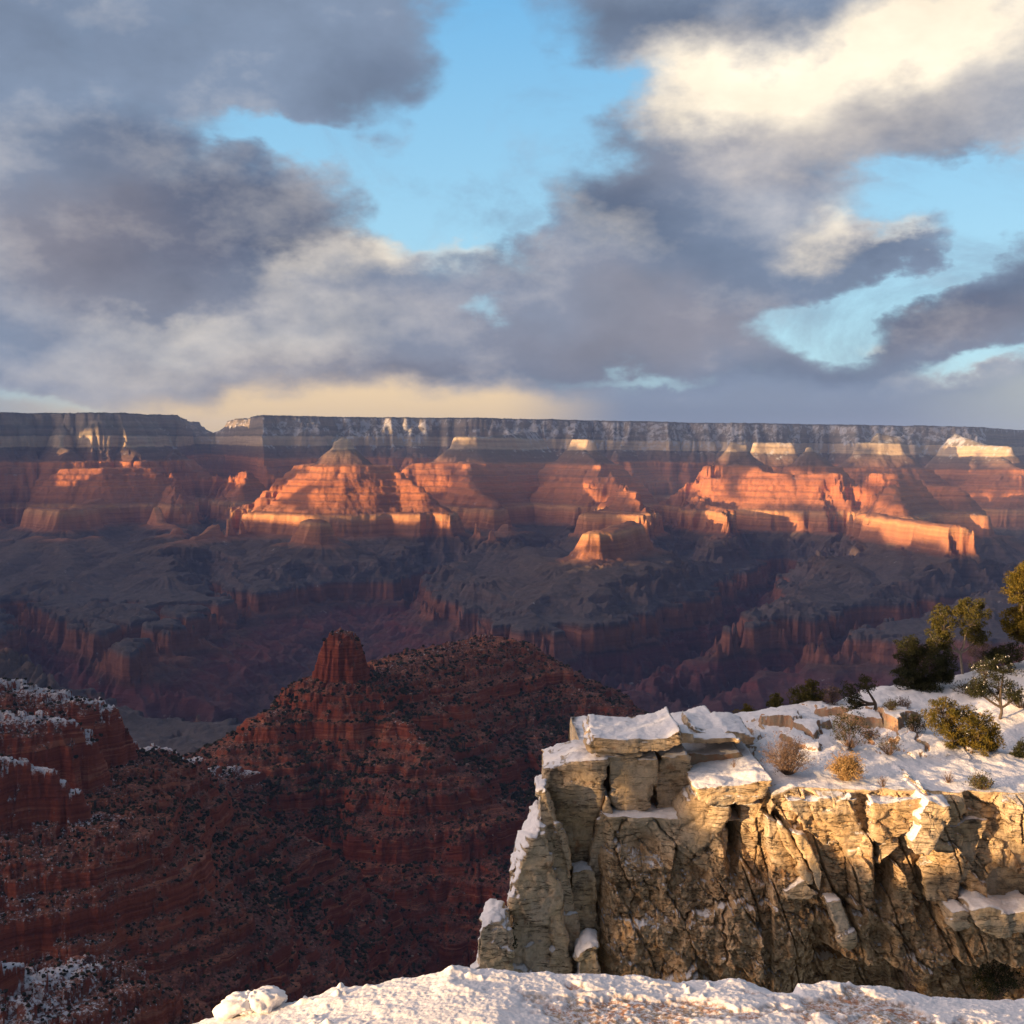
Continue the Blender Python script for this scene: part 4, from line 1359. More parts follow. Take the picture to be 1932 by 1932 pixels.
    R('rock_block', [(1738, 1529), (1752, 1508), (1799, 1522), (1801, 1548), (1773, 1580), (1752, 1611), (1728, 1619), (1719, 1590), (1738, 1560)], 41.9, 3.0, LS_FIN,
      'rounded snow capped nose of rock with rust red stains', seed=25, amp=1.3)
    R('rock_block', [(1783, 1564), (1830, 1545), (1871, 1548), (1858, 1585), (1844, 1617), (1802, 1688), (1786, 1703), (1749, 1701), (1736, 1643), (1765, 1622)], 42.9, 3.0, LS_DARK,
      'large dark stained block right of the rust red nose', seed=26, bed=.3)
    R('rock_block', [(1881, 1530), (1940, 1556), (2030, 1570), (2030, 1720), (1932, 1715), (1871, 1706), (1834, 1693), (1811, 1687), (1846, 1620), (1873, 1566)], 43.3, 3.0, LS_DARK,
      'broad smooth stained wall block at the right edge of the frame', seed=27, bed=.4, amp=.8)
    R('rock_block', [(1838, 1714), (1862, 1708), (1905, 1722), (1960, 1716), (1972, 1750), (1908, 1766), (1870, 1762), (1842, 1742)], 41.6, 2.4, LS_FIN,
      'low rounded boulder heaped with snow near the right edge', seed=28)
    R('rock_block', [(1797, 1722), (1818, 1716), (1832, 1724), (1828, 1748), (1806, 1752), (1796, 1742)], 42.0, 1.4, LS, 'small block left of the snow heaped boulder', seed=29, voxel=.05, amp=.7)
    # left foot of the cliff
    R('rock_pillar', [(1017, 1558), (1031, 1566), (1032, 1592), (1046, 1647), (1063, 1689), (1066, 1758), (1080, 1835), (1092, 1960), (930, 1960), (949, 1833), (953, 1793), (961, 1758), (966, 1690), (984, 1627), (996, 1595)], 43.4, 3.4, LS_FIN,
      'tall tapering buttress rising from the snow at the left foot of the cliff', seed=31, amp=1.6)
    R('rock_pillar', [(963, 1640), (974, 1628), (984, 1632), (990, 1680), (976, 1780), (958, 1790), (957, 1668)], 44.2, 1.6, LS_FIN, 'snow crusted knob on the left shoulder of the tapering buttress', seed=32, amp=1.2)
    R('rock_fin', [(1014, 1491), (1028, 1487), (1036, 1518), (1072, 1618), (1076, 1660), (1094, 1772), (1100, 1900), (1080, 1900), (1071, 1793), (1061, 1710), (1046, 1668), (1034, 1606), (1017, 1564)], 44.1, 2.2, LS_FIN,
      'thin curved fin of snowy rock leaning on the brown slab', seed=33, voxel=.06)
    R('boulder', [(901, 1772), (908, 1748), (925, 1737), (946, 1741), (961, 1756), (964, 1900), (898, 1900)], 42.0, 2.0, LS_FIN, 'small snow plastered boulder standing alone at the far left foot', seed=34, amp=1.6, voxel=.06)
    R('boulder', [(1090, 1806), (1100, 1792), (1113, 1785), (1130, 1789), (1136, 1900), (1082, 1900)], 42.6, 1.8, LS_FIN, 'small snowy boulder in the gap at the foot of the cliff', seed=35, amp=1.2, voxel=.06)
    R('rock_block', [(1076, 1650), (1100, 1640), (1126, 1650), (1132, 1760), (1136, 1900), (1080, 1900)], 44.5, 2.2, LS_DARK, 'shadowed rubbly block deep in the cleft beside the buttress', seed=37, amp=1.6)
    R('rock_fin', [(1142, 1502), (1153, 1508), (1164, 1543), (1150, 1600), (1132, 1680), (1112, 1700), (1106, 1660), (1119, 1593)], 45.1, 2.4, LS, 'narrow fin in the dark cleft behind the leaning brown slab', seed=36)


def build_wall():
    # columns by x; rows run over the top from the back to the brink, then down the face
    xs = np.concatenate([np.linspace(2.55, 3.6, 60), np.linspace(3.62, 21, 560), np.linspace(21.1, 34, 130)])
    nb, nwl = 300, 330
    tb = np.linspace(1, 0, nb) ** 1.35          # towards the brink
    tw = np.linspace(0, 1, nwl)
    yf = 44.3 - 0.075 * (xs - 4) + 9.0 * np.exp(-(xs - 2.55) / .32)
    yf = yf + .35 * fbm(xs * .5, xs * 0, 3, 501) - .25
    yf = np.where(xs < 9.3, yf + .5, yf)
    X = np.repeat(xs[None, :], nb + nwl, 0)
    Yt = yf[None, :] + tb[:, None] * 44
    Xt = X[:nb]

    def ztop(x, y):
        z = -12.75 + .0 * x
        z = z + sstep(x, 8.6, 10.2) * .42 - .95 * (1 - sstep(x, 8.7, 9.3)) + 1.75 * (1 - sstep(x, 8.7, 9.3)) * sstep(y, 46.5, 46.9)
        z = z + .095 * np.maximum(x - 13, 0) * sstep(y, 46, 62) + .012 * (x - 10) * sstep(y, 44, 50)
        # brow of the slope, beyond which the ground falls away
        brow = 56.5 + .35 * (x - 12) + 1.2 * perlin(x / 4, x * 0, 511)
        z = z - .55 * np.maximum(y - brow, 0) - .10 * np.maximum(y - brow, 0) ** 1.5
        z = z + .20 * fbm(x / 3.5, y / 3.5, 4, 521) * sstep(y, 44, 48) + .05 * fbm(x / .8, y / .8, 3, 523)
        # broken rocky ledges behind the brown bush
        led = np.exp(-((x - 15.0) / 4.2) ** 2) * np.exp(-((y - 52.0) / 3.6) ** 2) + .5 * np.exp(-((x - 11) / 1.8) ** 2) * np.exp(-((y - 51) / 2.5) ** 2)
        vb, vi, v2 = vor(x * .75 + .3 * fbm(x, y, 2, 9), y * .5, 531)
        z = z + led * ((vi - .3) * .75 * sstep(vb, 0, .12)) + led * .3
        return z
    Zt = ztop(Xt, Yt)
    ze = Zt[-1]
    zb = -22.5
    # face
    Xw = X[nb:]
    Zw = ze[None, :] + (zb - ze[None, :]) * tw[:, None]
    wx_ = Xw + .3 * fbm(Xw / 1.5, Zw / 1.5, 3, 541)
    wz_ = Zw + .3 * fbm(Xw / 1.5, Zw / 1.5, 3, 545)
    rel = .30 * fbm(wx_ / 3.0, wz_ / 3.0, 3, 551)
    rubble = sstep(Zw + .8 * fbm(Xw / 2, Zw / 2, 2, 553) + .25 * np.maximum(Xw - 9, 0), -14.4, -15.8)
    for sx_, sz_, am_, tl_, cr_, wr_ in ((.62, .42, .80, .50, .34, 0), (1.5, 1.15, .30, .42, .12, 0), (3.6, 3.0, .20, .35, .05, 1), (7.5, 6.5, .10, .3, .03, 1)):
        sh = .35 * Zw
        vb, vi, v2, vx, vz = vorf((Xw + sh) * sx_ + .10 * fbm(Xw * 1.3, Zw * 1.3, 3, 541), Zw * sz_ + .10 * fbm(Xw * 1.3, Zw * 1.3, 3, 545), 561 + int(sx_ * 10))
        wgt = 1.0 if not wr_ else (.18 + .82 * rubble)
        rel = rel + wgt * ((vi - .5) * am_ + tl_ * ((v2 - .5) * vx + (vi - .5) * vz) / sx_ + cr_ * (1 - sstep(vb, 0, .045)))
    rel = rel + (.04 + .05 * rubble) * fbm(Xw * 4, Zw * 4, 4, 567, .65)
    # bedding grooves in the firm upper beds
    bz = Zw + .06 * fbm(Xw * .5, Zw * .5, 2, 568)
    rel = rel + (1 - rubble) * .10 * (1 - sstep(np.abs(perlin(bz * 1.9, Xw * .06, 570)), 0, .05))
    # joints leaning down to the right
    jt = perlin((Xw + .42 * Zw) * .75, Zw * .12, 571)
    rel = rel + .5 * (1 - sstep(np.abs(jt), 0, .035)) * sstep(Xw, 7.5, 9)
    # hollows
    def hollow(u, v, ru, rv, dep):
        nonlocal rel
        p = P(u, v, 43.8)
        e = ((Xw - p[0]) / (ru / F * 43.8)) ** 2 + ((Zw - p[2]) / (rv / F * 43.8)) ** 2
        rel = rel + dep * np.exp(-e ** 1.5 + .0 * e)
    hollow(1385, 1590, 13, 62, 1.9)      # slot under the table slab
    hollow(1200, 1600, 34, 22, .5)
    hollow(1225, 1620, 26, 20, .6)
    hollow(1660, 1640, 14, 60, 1.8)      # the long black crack
    hollow(1640, 1560, 7, 60, 1.6)
    hollow(1535, 1770, 24, 30, .9)
    hollow(1466, 1560, 12, 30, 1.2)
    hollow(1650, 1760, 26, 30, .8)
    hollow(1800, 1700, 10, 60, .8)
    hollow(1432, 1690, 14, 14, .5)
    hollow(1260, 1720, 90, 20, .35)
    # undercut along the bottom right
    lip = P(966, 1795, 43.8)[2] + .35 * fbm(Xw / 1.3, Xw * 0, 3, 581) - .55 * np.exp(-((Xw - 14.2) / 1.0) ** 2) + .5 * np.exp(-((Xw - 11) / .8) ** 2)
    rel = rel + 3.2 * sstep(lip - Zw, 0, .5) * sstep(Xw, 9.5, 12.0)
    # foot spreads out to the left
    rel = rel - .9 * sstep(Zw, -15.5, -19) * (1 - sstep(Xw, 8.5, 10.5)) - .5 * sstep(Zw, -14, -17) * (1 - sstep(Xw, 9.0, 13))
    fade = sstep(tw, 0, .03)[:, None]
    Yw = yf[None, :] + rel * fade
    Xall = np.concatenate([Xt, Xw])
    Yall = np.concatenate([Yt, Yw])
    Zall = np.concatenate([Zt, Zw])
    V = np.stack([Xall, Yall, Zall], -1).reshape(-1, 3)
    Q = grid_quads(nb + nwl, len(xs))[:, ::-1]
    m = LS_WALL
    # the top has its own snow look
    m2, t, b = new_mat("snowy_ground")
    g = t.node('ShaderNodeNewGeometry')
    pos = g.outputs['Position']
    nz = t.sep(g.outputs['Normal'])[2]
    n1 = t.noise(pos, .30, 5, .65)
    n2 = t.noise(pos, 2.2, 6, .7)
    n3 = t.noise(t.mapping(pos, scale=(1, .45, 1)), 7.0, 5, .7)
    earth = t.mix(t.mapr(n2, .4, .6), (.40, .22, .13, 1), (.34, .28, .20, 1))
    px, py, pz = t.sep(pos)
    led = t.math('MULTIPLY', t.mapr(t.math('ABSOLUTE', t.math('SUBTRACT', px, 15.5)), 6, 2.5), t.mapr(t.math('ABSOLUTE', t.math('SUBTRACT', py, 52.0)), 5, 2))
    k = t.math('ADD', t.math('MULTIPLY', t.mapr(nz, .97, .70), .34), t.math('ADD', t.math('MULTIPLY', n1, .30), t.math('MULTIPLY', n2, .42)))
    k = t.math('ADD', k, t.math('ADD', t.math('MULTIPLY', led, .07), t.math('MULTIPLY', n3, .34)))
    bare = t.mapr(k, .665, .74)
    snowc = t.mix(t.mapr(n3, .3, .7), (.86, .85, .86, 1), (.76, .74, .74, 1))
    t.put(b.inputs['Base Color'], t.mix(bare, snowc, earth))
    bump(t, b, t.math('ADD', n3, t.math('MULTIPLY', n2, 1.0)), .7, .07)
    nqt = (nb - 1 - 4) * (len(xs) - 1)
    midx = np.ones(len(Q), np.int32)
    midx[:nqt] = 0
    o = mesh_np('cliff', V, Q, None, mats=[m2, m], midx=midx)
    tag(o, 'snow topped tan limestone cliff standing at right', 'cliff', None, 'structure')
    return ztop


LEDGE_Z = build_wall()
build_blocks()
# ------------------------------------------------------------------ the snow bank underfoot and an added shade slope out of view
EDGE = [(200, 1990), (300, 1960), (357, 1934), (408, 1918), (470, 1905), (530, 1893), (567, 1886), (650, 1863), (784, 1846), (830, 1832), (851, 1820), (901, 1828), (1069, 1838), (1152, 1837), (1278, 1853), (1340, 1850), (1395, 1846), (1430, 1862), (1470, 1878), (1495, 1872), (1504, 1853), (1600, 1856), (1688, 1866), (1755, 1883), (1932, 1889), (2100, 1893), (2400, 1900)]
YE = 3.4


def near_snow():
    us = np.array([e[0] for e in EDGE])
    zs = np.array([P(e[0], e[1], YE)[2] for e in EDGE])
    xe = np.array([P(e[0], e[1], YE)[0] for e in EDGE])
    xs = np.linspace(-2.2, 2.6, 1500)
    ze = np.interp(xs, xe, zs)
    rows = np.concatenate([np.linspace(1.2, 2.6, 40, endpoint=False), np.linspace(2.6, 3.46, 300)])
    Y = np.repeat(rows[:, None], len(xs), 1)
    X = np.repeat(xs[None, :], len(rows), 0)
    back = np.maximum(YE - Y, 0)
    # away from the brink the surface settles a little and rolls
    kern = np.exp(-np.linspace(-2.5, 2.5, 221) ** 2)
    zs_ = np.convolve(np.pad(ze, 110, mode='edge'), kern / kern.sum(), 'valid')
    k_ = np.exp(-(back / .07) ** 2)
    zc = zs_[None, :] * (1 - k_) + ze[None, :] * k_
    Z = zc * np.exp(-back * 2.0) + (-1.41 + .02 * X) * (1 - np.exp(-back * 2.0)) - .10 * back
    Z = Z + .014 * fbm(X * 2.2, Y * 2.2, 3, 601) * sstep(back, 0, .15)
    patch = np.clip(1.2 * np.exp(-((X - .33) / .26) ** 2 - ((Y - 3.17) / .13) ** 2) + 1.2 * np.exp(-((X - .93) / .17) ** 2 - ((Y - 3.2) / .15) ** 2) + .7 * np.exp(-((X - 1.12) / .2) ** 2 - ((Y - 3.1) / .10) ** 2), 0, 1)
    bare = sstep(patch + .55 * fbm(X * 9, Y * 9, 4, 611), .35, .75)
    grain = .0016 * fbm(X * 60, Y * 60, 3, 621, .7) + .0022 * np.maximum(fbm(X * 38, Y * 38, 2, 625), 0) * (1 + 1.5 * bare)
    crumbs = np.maximum(perlin(X * 30, Y * 30, 631) - .38, 0) * .03
    Z = Z + grain + crumbs * sstep(perlin(X * 3, Y * 3, 633), .05, .4) - .012 * bare
    lump = .010 * np.maximum(fbm(X * 7, Y * 9, 3, 641), 0)
    Z = Z + lump
    ew = YE + .02 * fbm(X * 8, X * 0, 3, 651)
    over = np.maximum(Y - ew, 0)
    Z = Z - over * 2.2 - over ** .5 * .0
    V = [np.stack([X, Y, Z], -1).reshape(-1, 3)]
    # skirt below the brink and a body under the bank
    low = np.stack([xs, np.full_like(xs, 3.50), np.full_like(xs, -2.6)], -1)
    low2 = np.stack([xs, np.full_like(xs, 3.3), np.full_like(xs, -6.0)], -1)
    V += [low, low2]
    V = np.concatenate(V)
    nr = len(rows) + 2
    Q = grid_quads(nr, len(xs))
    m, t, b = new_mat("fresh_snow")
    g = t.node('ShaderNodeNewGeometry')
    pos = g.outputs['Position']
    at = t.node('ShaderNodeAttribute', attribute_name='bare').outputs['Fac']
    n1 = t.noise(pos, 60, 5, .75)
    n2 = t.noise(pos, 14, 4, .6)
    straw = t.mix(t.mapr(n2, .4, .6), (.42, .20, .11, 1), (.36, .27, .18, 1))
    msk = t.math('MULTIPLY', at, t.mapr(n1, .42, .56))
    t.put(b.inputs['Base Color'], t.mix(msk, (.80, .78, .78, 1), straw))
    b.inputs['Subsurface Weight'].default_value = 0.0
    b.inputs['Roughness'].default_value = .75
    b.inputs['Specular IOR Level'].default_value = .3
    bump(t, b, t.noise(pos, 160, 4, .7), .5, .004)
    o = mesh_np('snow_bank', V, Q, m)
    vals = np.zeros(len(V), f32)
    vals[:X.size] = bare.reshape(-1)
    o.data.attributes.new('bare', 'FLOAT', 'POINT').data.foreach_set('value', vals)
    tag(o, 'fresh snow bank on the rim right at our feet', 'snow', None, 'structure')
    # a loose lump of snow on the brink
    bm_v, bm_f = ico_sphere(4)
    L = []
    for (u, v, rx, rz, ry) in [(455, 1892, 38, 17, .05), (500, 1886, 34, 20, .05), (430, 1905, 26, 14, .05), (522, 1880, 14, 15, .03)]:
        p = P(u, v, YE - .03)
        L.append((p, rx / F * YE, ry, rz / F * YE))
    c = P(474, 1893, YE - .03)
    R = np.zeros(len(bm_v))
    # radial union of the little ellipsoids seen from their common centre
    dirs = bm_v
    best = np.full(len(dirs), .012)
    for p, a, bb, cc in L:
        rel = (np.array(p) - np.array(c))
        s = np.array([a, bb, cc])
        A = ((dirs / s) ** 2).sum(1)
        B = -2 * (dirs * rel / s ** 2).sum(1)
        C = ((rel / s) ** 2).sum() - 1
        D = B * B - 4 * A * C
        tt = np.where(D > 0, (-B + np.sqrt(np.maximum(D, 0))) / (2 * A), 0)
        best = np.maximum(best, tt)
    best = best * (1 + .22 * fbm3(dirs[:, 0] * 2.2 + 4, dirs[:, 1] * 2.2, dirs[:, 2] * 2.2, 3, 671))
    Vv = np.array(c) + dirs * best[:, None]
    Vv += dirs * (.004 * fbm3(Vv[:, 0] * 40, Vv[:, 1] * 40, Vv[:, 2] * 40, 3, 661))[:, None]
    o = mesh_np('snow_lump', Vv, None, m, tris=bm_f)
    o.data.attributes.new('bare', 'FLOAT', 'POINT')
    tag(o, 'small lump of snow perched on the brink at lower left', 'snow lump')


def ico_sphere(n):
    v, fc = ico()
    v = [tuple(a) for a in v]
    fc = [tuple(a) for a in fc]
    for _ in range(n):
        cache = {}
        nf = []

        def mid(a, b):
            k = (min(a, b), max(a, b))
            if k not in cache:
                p = np.array(v[a]) + np.array(v[b])
                p /= np.linalg.norm(p)
                v.append(tuple(p))
                cache[k] = len(v) - 1
            return cache[k]
        for a, b, c in fc:
            ab, bc, ca = mid(a, b), mid(b, c), mid(c, a)
            nf += [(a, ab, ca), (b, bc, ab), (c, ca, bc), (ab, bc, ca)]
        fc = nf
    return np.array(v), np.array(fc)


near_snow()


def build_shade_slope():
    """the rim curving away on the camera's left, outside the view; it keeps the low sun off the cliff"""
    n = 160
    q = np.linspace(-60, 110, n)       # across the sun
    r = np.linspace(-120, -8, n)
    Qg, Rg = np.meshgrid(q, r)
    X = Rg * -HX + Qg * NX
    Y = Rg * -HY + Qg * NY
    top = np.interp(q, [-60, -5, 6, 12, 18, 34.5, 36.5, 60, 110], [1.4, 1.2, .6, -6, -14, -14, SH_TOP, SH_TOP - .2, -6])[None, :]
    Z = np.where(Rg < -42, top, top - (Rg + 42) * .45)
    Z = np.where(Rg < -80, Z - (-80 - Rg) * .05, Z)
    Z = Z + .30 * fbm(Qg / 6, Rg / 6, 4, 701)
    # never inside the view
    inside = (X > -.46 * np.maximum(Y, 0) - 3) & (Y > -2)
    Z = np.where(inside, np.minimum(Z, -30), Z)
    k = inside.reshape(-1)
    Q = grid_quads(n, n)
    Q = Q[~k[Q].any(1)]
    o = mesh_np('shade_slope', np.stack([X, Y, Z], -1).reshape(-1, 3), Q, bpy.data.materials['snowy_ground'])
    tag(o, 'snowy slope added out of view at left to shade off the low sun', 'slope', None, 'structure')


SH_TOP = -4.0
build_shade_slope()
# ------------------------------------------------------------------ trees and bushes
def bark_mat(name, a, b_):
    m, t, b = new_mat(name)
    pos = t.node('ShaderNodeTexCoord').outputs['Object']
    n = t.noise(t.mapping(pos, scale=(9, 9, 1.5)), 4.0, 5, .7)
    t.put(b.inputs['Base Color'], t.mix(t.mapr(n, .35, .65), a, b_))
    bump(t, b, n, .8, .02)
    return m


def leaf_mat(name, a, b_, rough=.7):
    m, t, b = new_mat(name)
    pos = t.node('ShaderNodeTexCoord').outputs['Object']
    n = t.noise(pos, 3.0, 3, .6)
    r = t.node('ShaderNodeObjectInfo').outputs['Random']
    col = t.mix(t.mapr(n, .38, .62), a, b_)
    t.put(b.inputs['Base Color'], col)
    b.inputs['Roughness'].default_value = rough
    return m


BARK = bark_mat("bark", (.06, .045, .035, 1), (.15, .12, .10, 1))
BARK_PALE = bark_mat("weathered_bark", (.20, .16, .13, 1), (.36, .31, .26, 1))
PINE = leaf_mat("pinyon_needles", (.055, .058, .018, 1), (.115, .095, .025, 1))
JUN = leaf_mat("juniper_foliage", (.028, .033, .016, 1), (.055, .055, .022, 1))
GOLD = leaf_mat("yellow_green_needles", (.085, .075, .016, 1), (.17, .12, .022, 1))
SNOWY = leaf_mat("snow_on_needles", (.8, .8, .82, 1), (.7, .7, .72, 1))
TWIG = leaf_mat("bare_twigs", (.13, .085, .065, 1), (.23, .16, .12, 1))
STRAW = leaf_mat("dry_brush", (.30, .18, .075, 1), (.40, .27, .12, 1))


class TubeMesh:
    def __init__(self):
        self.v = []
        self.f = []

    def tube(self, pts, rad, sides=6):
        base = len(self.v)
        n = len(pts)
        for i, p in enumerate(pts):
            p = Vector(p)
            d = (Vector(pts[min(i + 1, n - 1)]) - Vector(pts[max(i - 1, 0)])).normalized()
            a = d.orthogonal().normalized()
            b = d.cross(a)
            for k in range(sides):
                an = 2 * math.pi * k / sides
                q = p + (a * math.cos(an) + b * math.sin(an)) * rad[i]
                self.v.append(tuple(q))
        for i in range(n - 1):
            for k in range(sides):
                k2 = (k + 1) % sides
                self.f.append((base + i * sides + k, base + i * sides + k2, base + (i + 1) * sides + k2, base + (i + 1) * sides + k))


def limb(rng, a, b, r0, r1, bend=.12, n=6):
    a, b = np.array(a, float), np.array(b, float)
    L = np.linalg.norm(b - a)
    off_ = rng.normal(0, bend * L, 3)
    off2 = rng.normal(0, bend * L * .5, 3)
    pts, rad = [], []
    for i in range(n):
        t = i / (n - 1)
        pts.append(tuple(a + (b - a) * t + off_ * math.sin(math.pi * t) * .6 + off2 * math.sin(2 * math.pi * t) * .5))
        rad.append(r0 + (r1 - r0) * t)
    return pts, rad


def leaf_clumps(rng, centers, radii, per, size, flat=.75):
    """needle tufts: thin triangles pointing outwards through each clump"""
    cs = np.repeat(np.asarray(centers, float), per, 0)
    rs = np.repeat(np.asarray(radii, float), per)
    n = len(cs)
    d = rng.normal(size=(n, 3))
    d /= np.linalg.norm(d, axis=1)[:, None]
    rr = rng.uniform(.25, 1.0, n) ** .6
    p = cs + d * (rs * rr)[:, None] * np.array([1, 1, flat])
    dirn = d + rng.normal(0, .55, (n, 3)) + np.array([0, 0, .25])
    dirn /= np.linalg.norm(dirn, axis=1)[:, None]
    sidev = np.cross(dirn, rng.normal(size=(n, 3)))
    sidev /= np.linalg.norm(sidev, axis=1)[:, None] + 1e-9
    s = size * rng.uniform(.6, 1.4, n)
    a = p - sidev * (s * .30)[:, None]
    b = p + sidev * (s * .30)[:, None]
    c = p + dirn * s[:, None]
    V = np.stack([a, b, c], 1).reshape(-1, 3)
    T = np.arange(n * 3).reshape(-1, 3)
    return V, T


def make_tree(u, vbase, y, name, label, crowns, trunk_w, leaf, seed, group=None, bark=None, lean=0.0, snow=False, dens=1.0, cat='tree', sink=.06, per=60, size=.062, zbase=None, fork=None):
    """crowns: list of (u, v, ru, rv) lobes of the crown in the view, at the tree's own distance"""
    rng = np.random.default_rng(seed)
    base = np.array(P(u, vbase, y))
    if zbase is not None:
        base[2] = zbase
    root = bpy.data.objects.new(name, None)
    COL.objects.link(root)
    root.location = tuple(base)
    root.empty_display_size = .3
    tag(root, label, cat, group)
    sc = y / F
    tm = TubeMesh()
    cen, rad = [], []
    k0 = np.array([0, 0, -sink])
    forkp = np.array([0, 0, .0]) if fork is None else np.array(P(fork[0], fork[1], y)) - base
    if fork is not None:
        pts, rd = limb(rng, k0, forkp, trunk_w, trunk_w * .75, .06)
        tm.tube(pts, rd, 8)
    for (cu, cv, ru, rv) in crowns:
        c = np.array(P(cu, cv, y)) - base
        ru_, rv_ = ru * sc, rv * sc
        c[1] += rng.uniform(-.35, .35) * ru_
        start = k0 if fork is None else forkp
        low = c - np.array([0, 0, rv_ * .55])
        pts, rd = limb(rng, start, low, trunk_w * (.8 if len(crowns) > 1 else 1), trunk_w * .45, .07)
        tm.tube(pts, rd, 7)
        top = c + np.array([0, 0, rv_ * .75])
        p2, r2 = limb(rng, low, top, trunk_w * .45, trunk_w * .12, .08)
        tm.tube(p2, r2, 5)
        nc = int(48 * dens * max(ru_ * rv_ * 1.6, .5)) + 8
        for i in range(nc):
            d = rng.normal(size=3)
            d /= np.linalg.norm(d)
            q = c + d * np.array([ru_, ru_ * .9, rv_]) * rng.uniform(.45, 1.0) ** .7
            # ragged outline
            q += rng.normal(0, .05, 3)
            j = min(int((q[2] - low[2]) / max(top[2] - low[2], .01) * 4 + 0), 5)
            j = max(j - 1, 0)
            s = np.array(p2[j])
            pl, rl = limb(rng, s, q, trunk_w * .16 + .006, .005, .12, 4)
            tm.tube(pl, rl, 4)
            cen.append(q)
            rad.append(rng.uniform(.15, .30) * min(1.0, .5 + ru_ * .5))
    o = mesh_np('trunk', tm.v, tm.f, bark or BARK, parent=root)
    per = int(per * 1.5)
    V, T = leaf_clumps(rng, cen, rad, per, size)
    mats = [leaf, SNOWY] if snow else [leaf]
    midx = None
    if snow:
        midx = np.zeros(len(T), np.int32)
        loc = V.reshape(-1, 3, 3).mean(1)
        cc = np.repeat(np.array(cen), per, 0)
        up = (loc - cc)[:, 2] > .055
        midx[up & (rng.uniform(size=len(T)) < .10)] = 1
        mesh_np('crown', V, None, None, smooth=False, parent=root, tris=T, mats=mats, midx=midx)
    else:
        mesh_np('crown', V, None, leaf, smooth=False, parent=root, tris=T)
    return root


def make_bush(u, vbase, y, ru, h, name, label, mat, seed, stems=70, leafy=None, leafn=0, group=None, size=.05, cat='bush', zbase=None):
    rng = np.random.default_rng(seed)
    base = np.array(P(u, vbase, y))
    if zbase is not None:
        base[2] = zbase
    root = bpy.data.objects.new(name, None)
    COL.objects.link(root)
    root.location = tuple(base)
    root.empty_display_size = .2
    tag(root, label, cat, group)
    sc = y / F
    R, Hh = ru * sc, h * sc
    tm = TubeMesh()
    tips = []
    for i in range(stems):
        a = rng.uniform(0, 6.283)
        e = rng.uniform(.08, 1) ** .7
        tip = np.array([math.cos(a) * R * e, math.sin(a) * R * e, Hh * (1 - .55 * e * e) * rng.uniform(.65, 1.05)])
        st = np.array([math.cos(a) * R * .10 * e, math.sin(a) * R * .10 * e, -.05])
        pl, rl = limb(rng, st, tip, .010 + .004 * R, .003, .08, 5)
        tm.tube(pl, rl, 3)
        tips.append(tip)
        for k in range(4):
            s = np.array(pl[rng.integers(2, 5)])
            t2 = s + (tip - st) * .28 + rng.normal(0, .16 * R, 3)
            t2[2] = max(t2[2], .02)
            p3, r3 = limb(rng, s, t2, .006, .0025, .1, 3)
            tm.tube(p3, r3, 3)
            tips.append(t2)
    mesh_np('twigs', tm.v, tm.f, mat, parent=root)
    if leafy is not None:
        tips = np.array(tips)
        V, T = leaf_clumps(rng, tips, np.full(len(tips), .05 + .04 * R), leafn, size)
        mesh_np('foliage', V, None, leafy, smooth=False, parent=root, tris=T)
    return root


def gz(u, y):
    x = P(u, 1400, y)[0]
    return float(LEDGE_Z(np.array([[x]]), np.array([[y]]))[0, 0])


def ground_v(u, y):
    """where the ground at column u and distance y shows in the view"""
    z = gz(u, y)
    return z


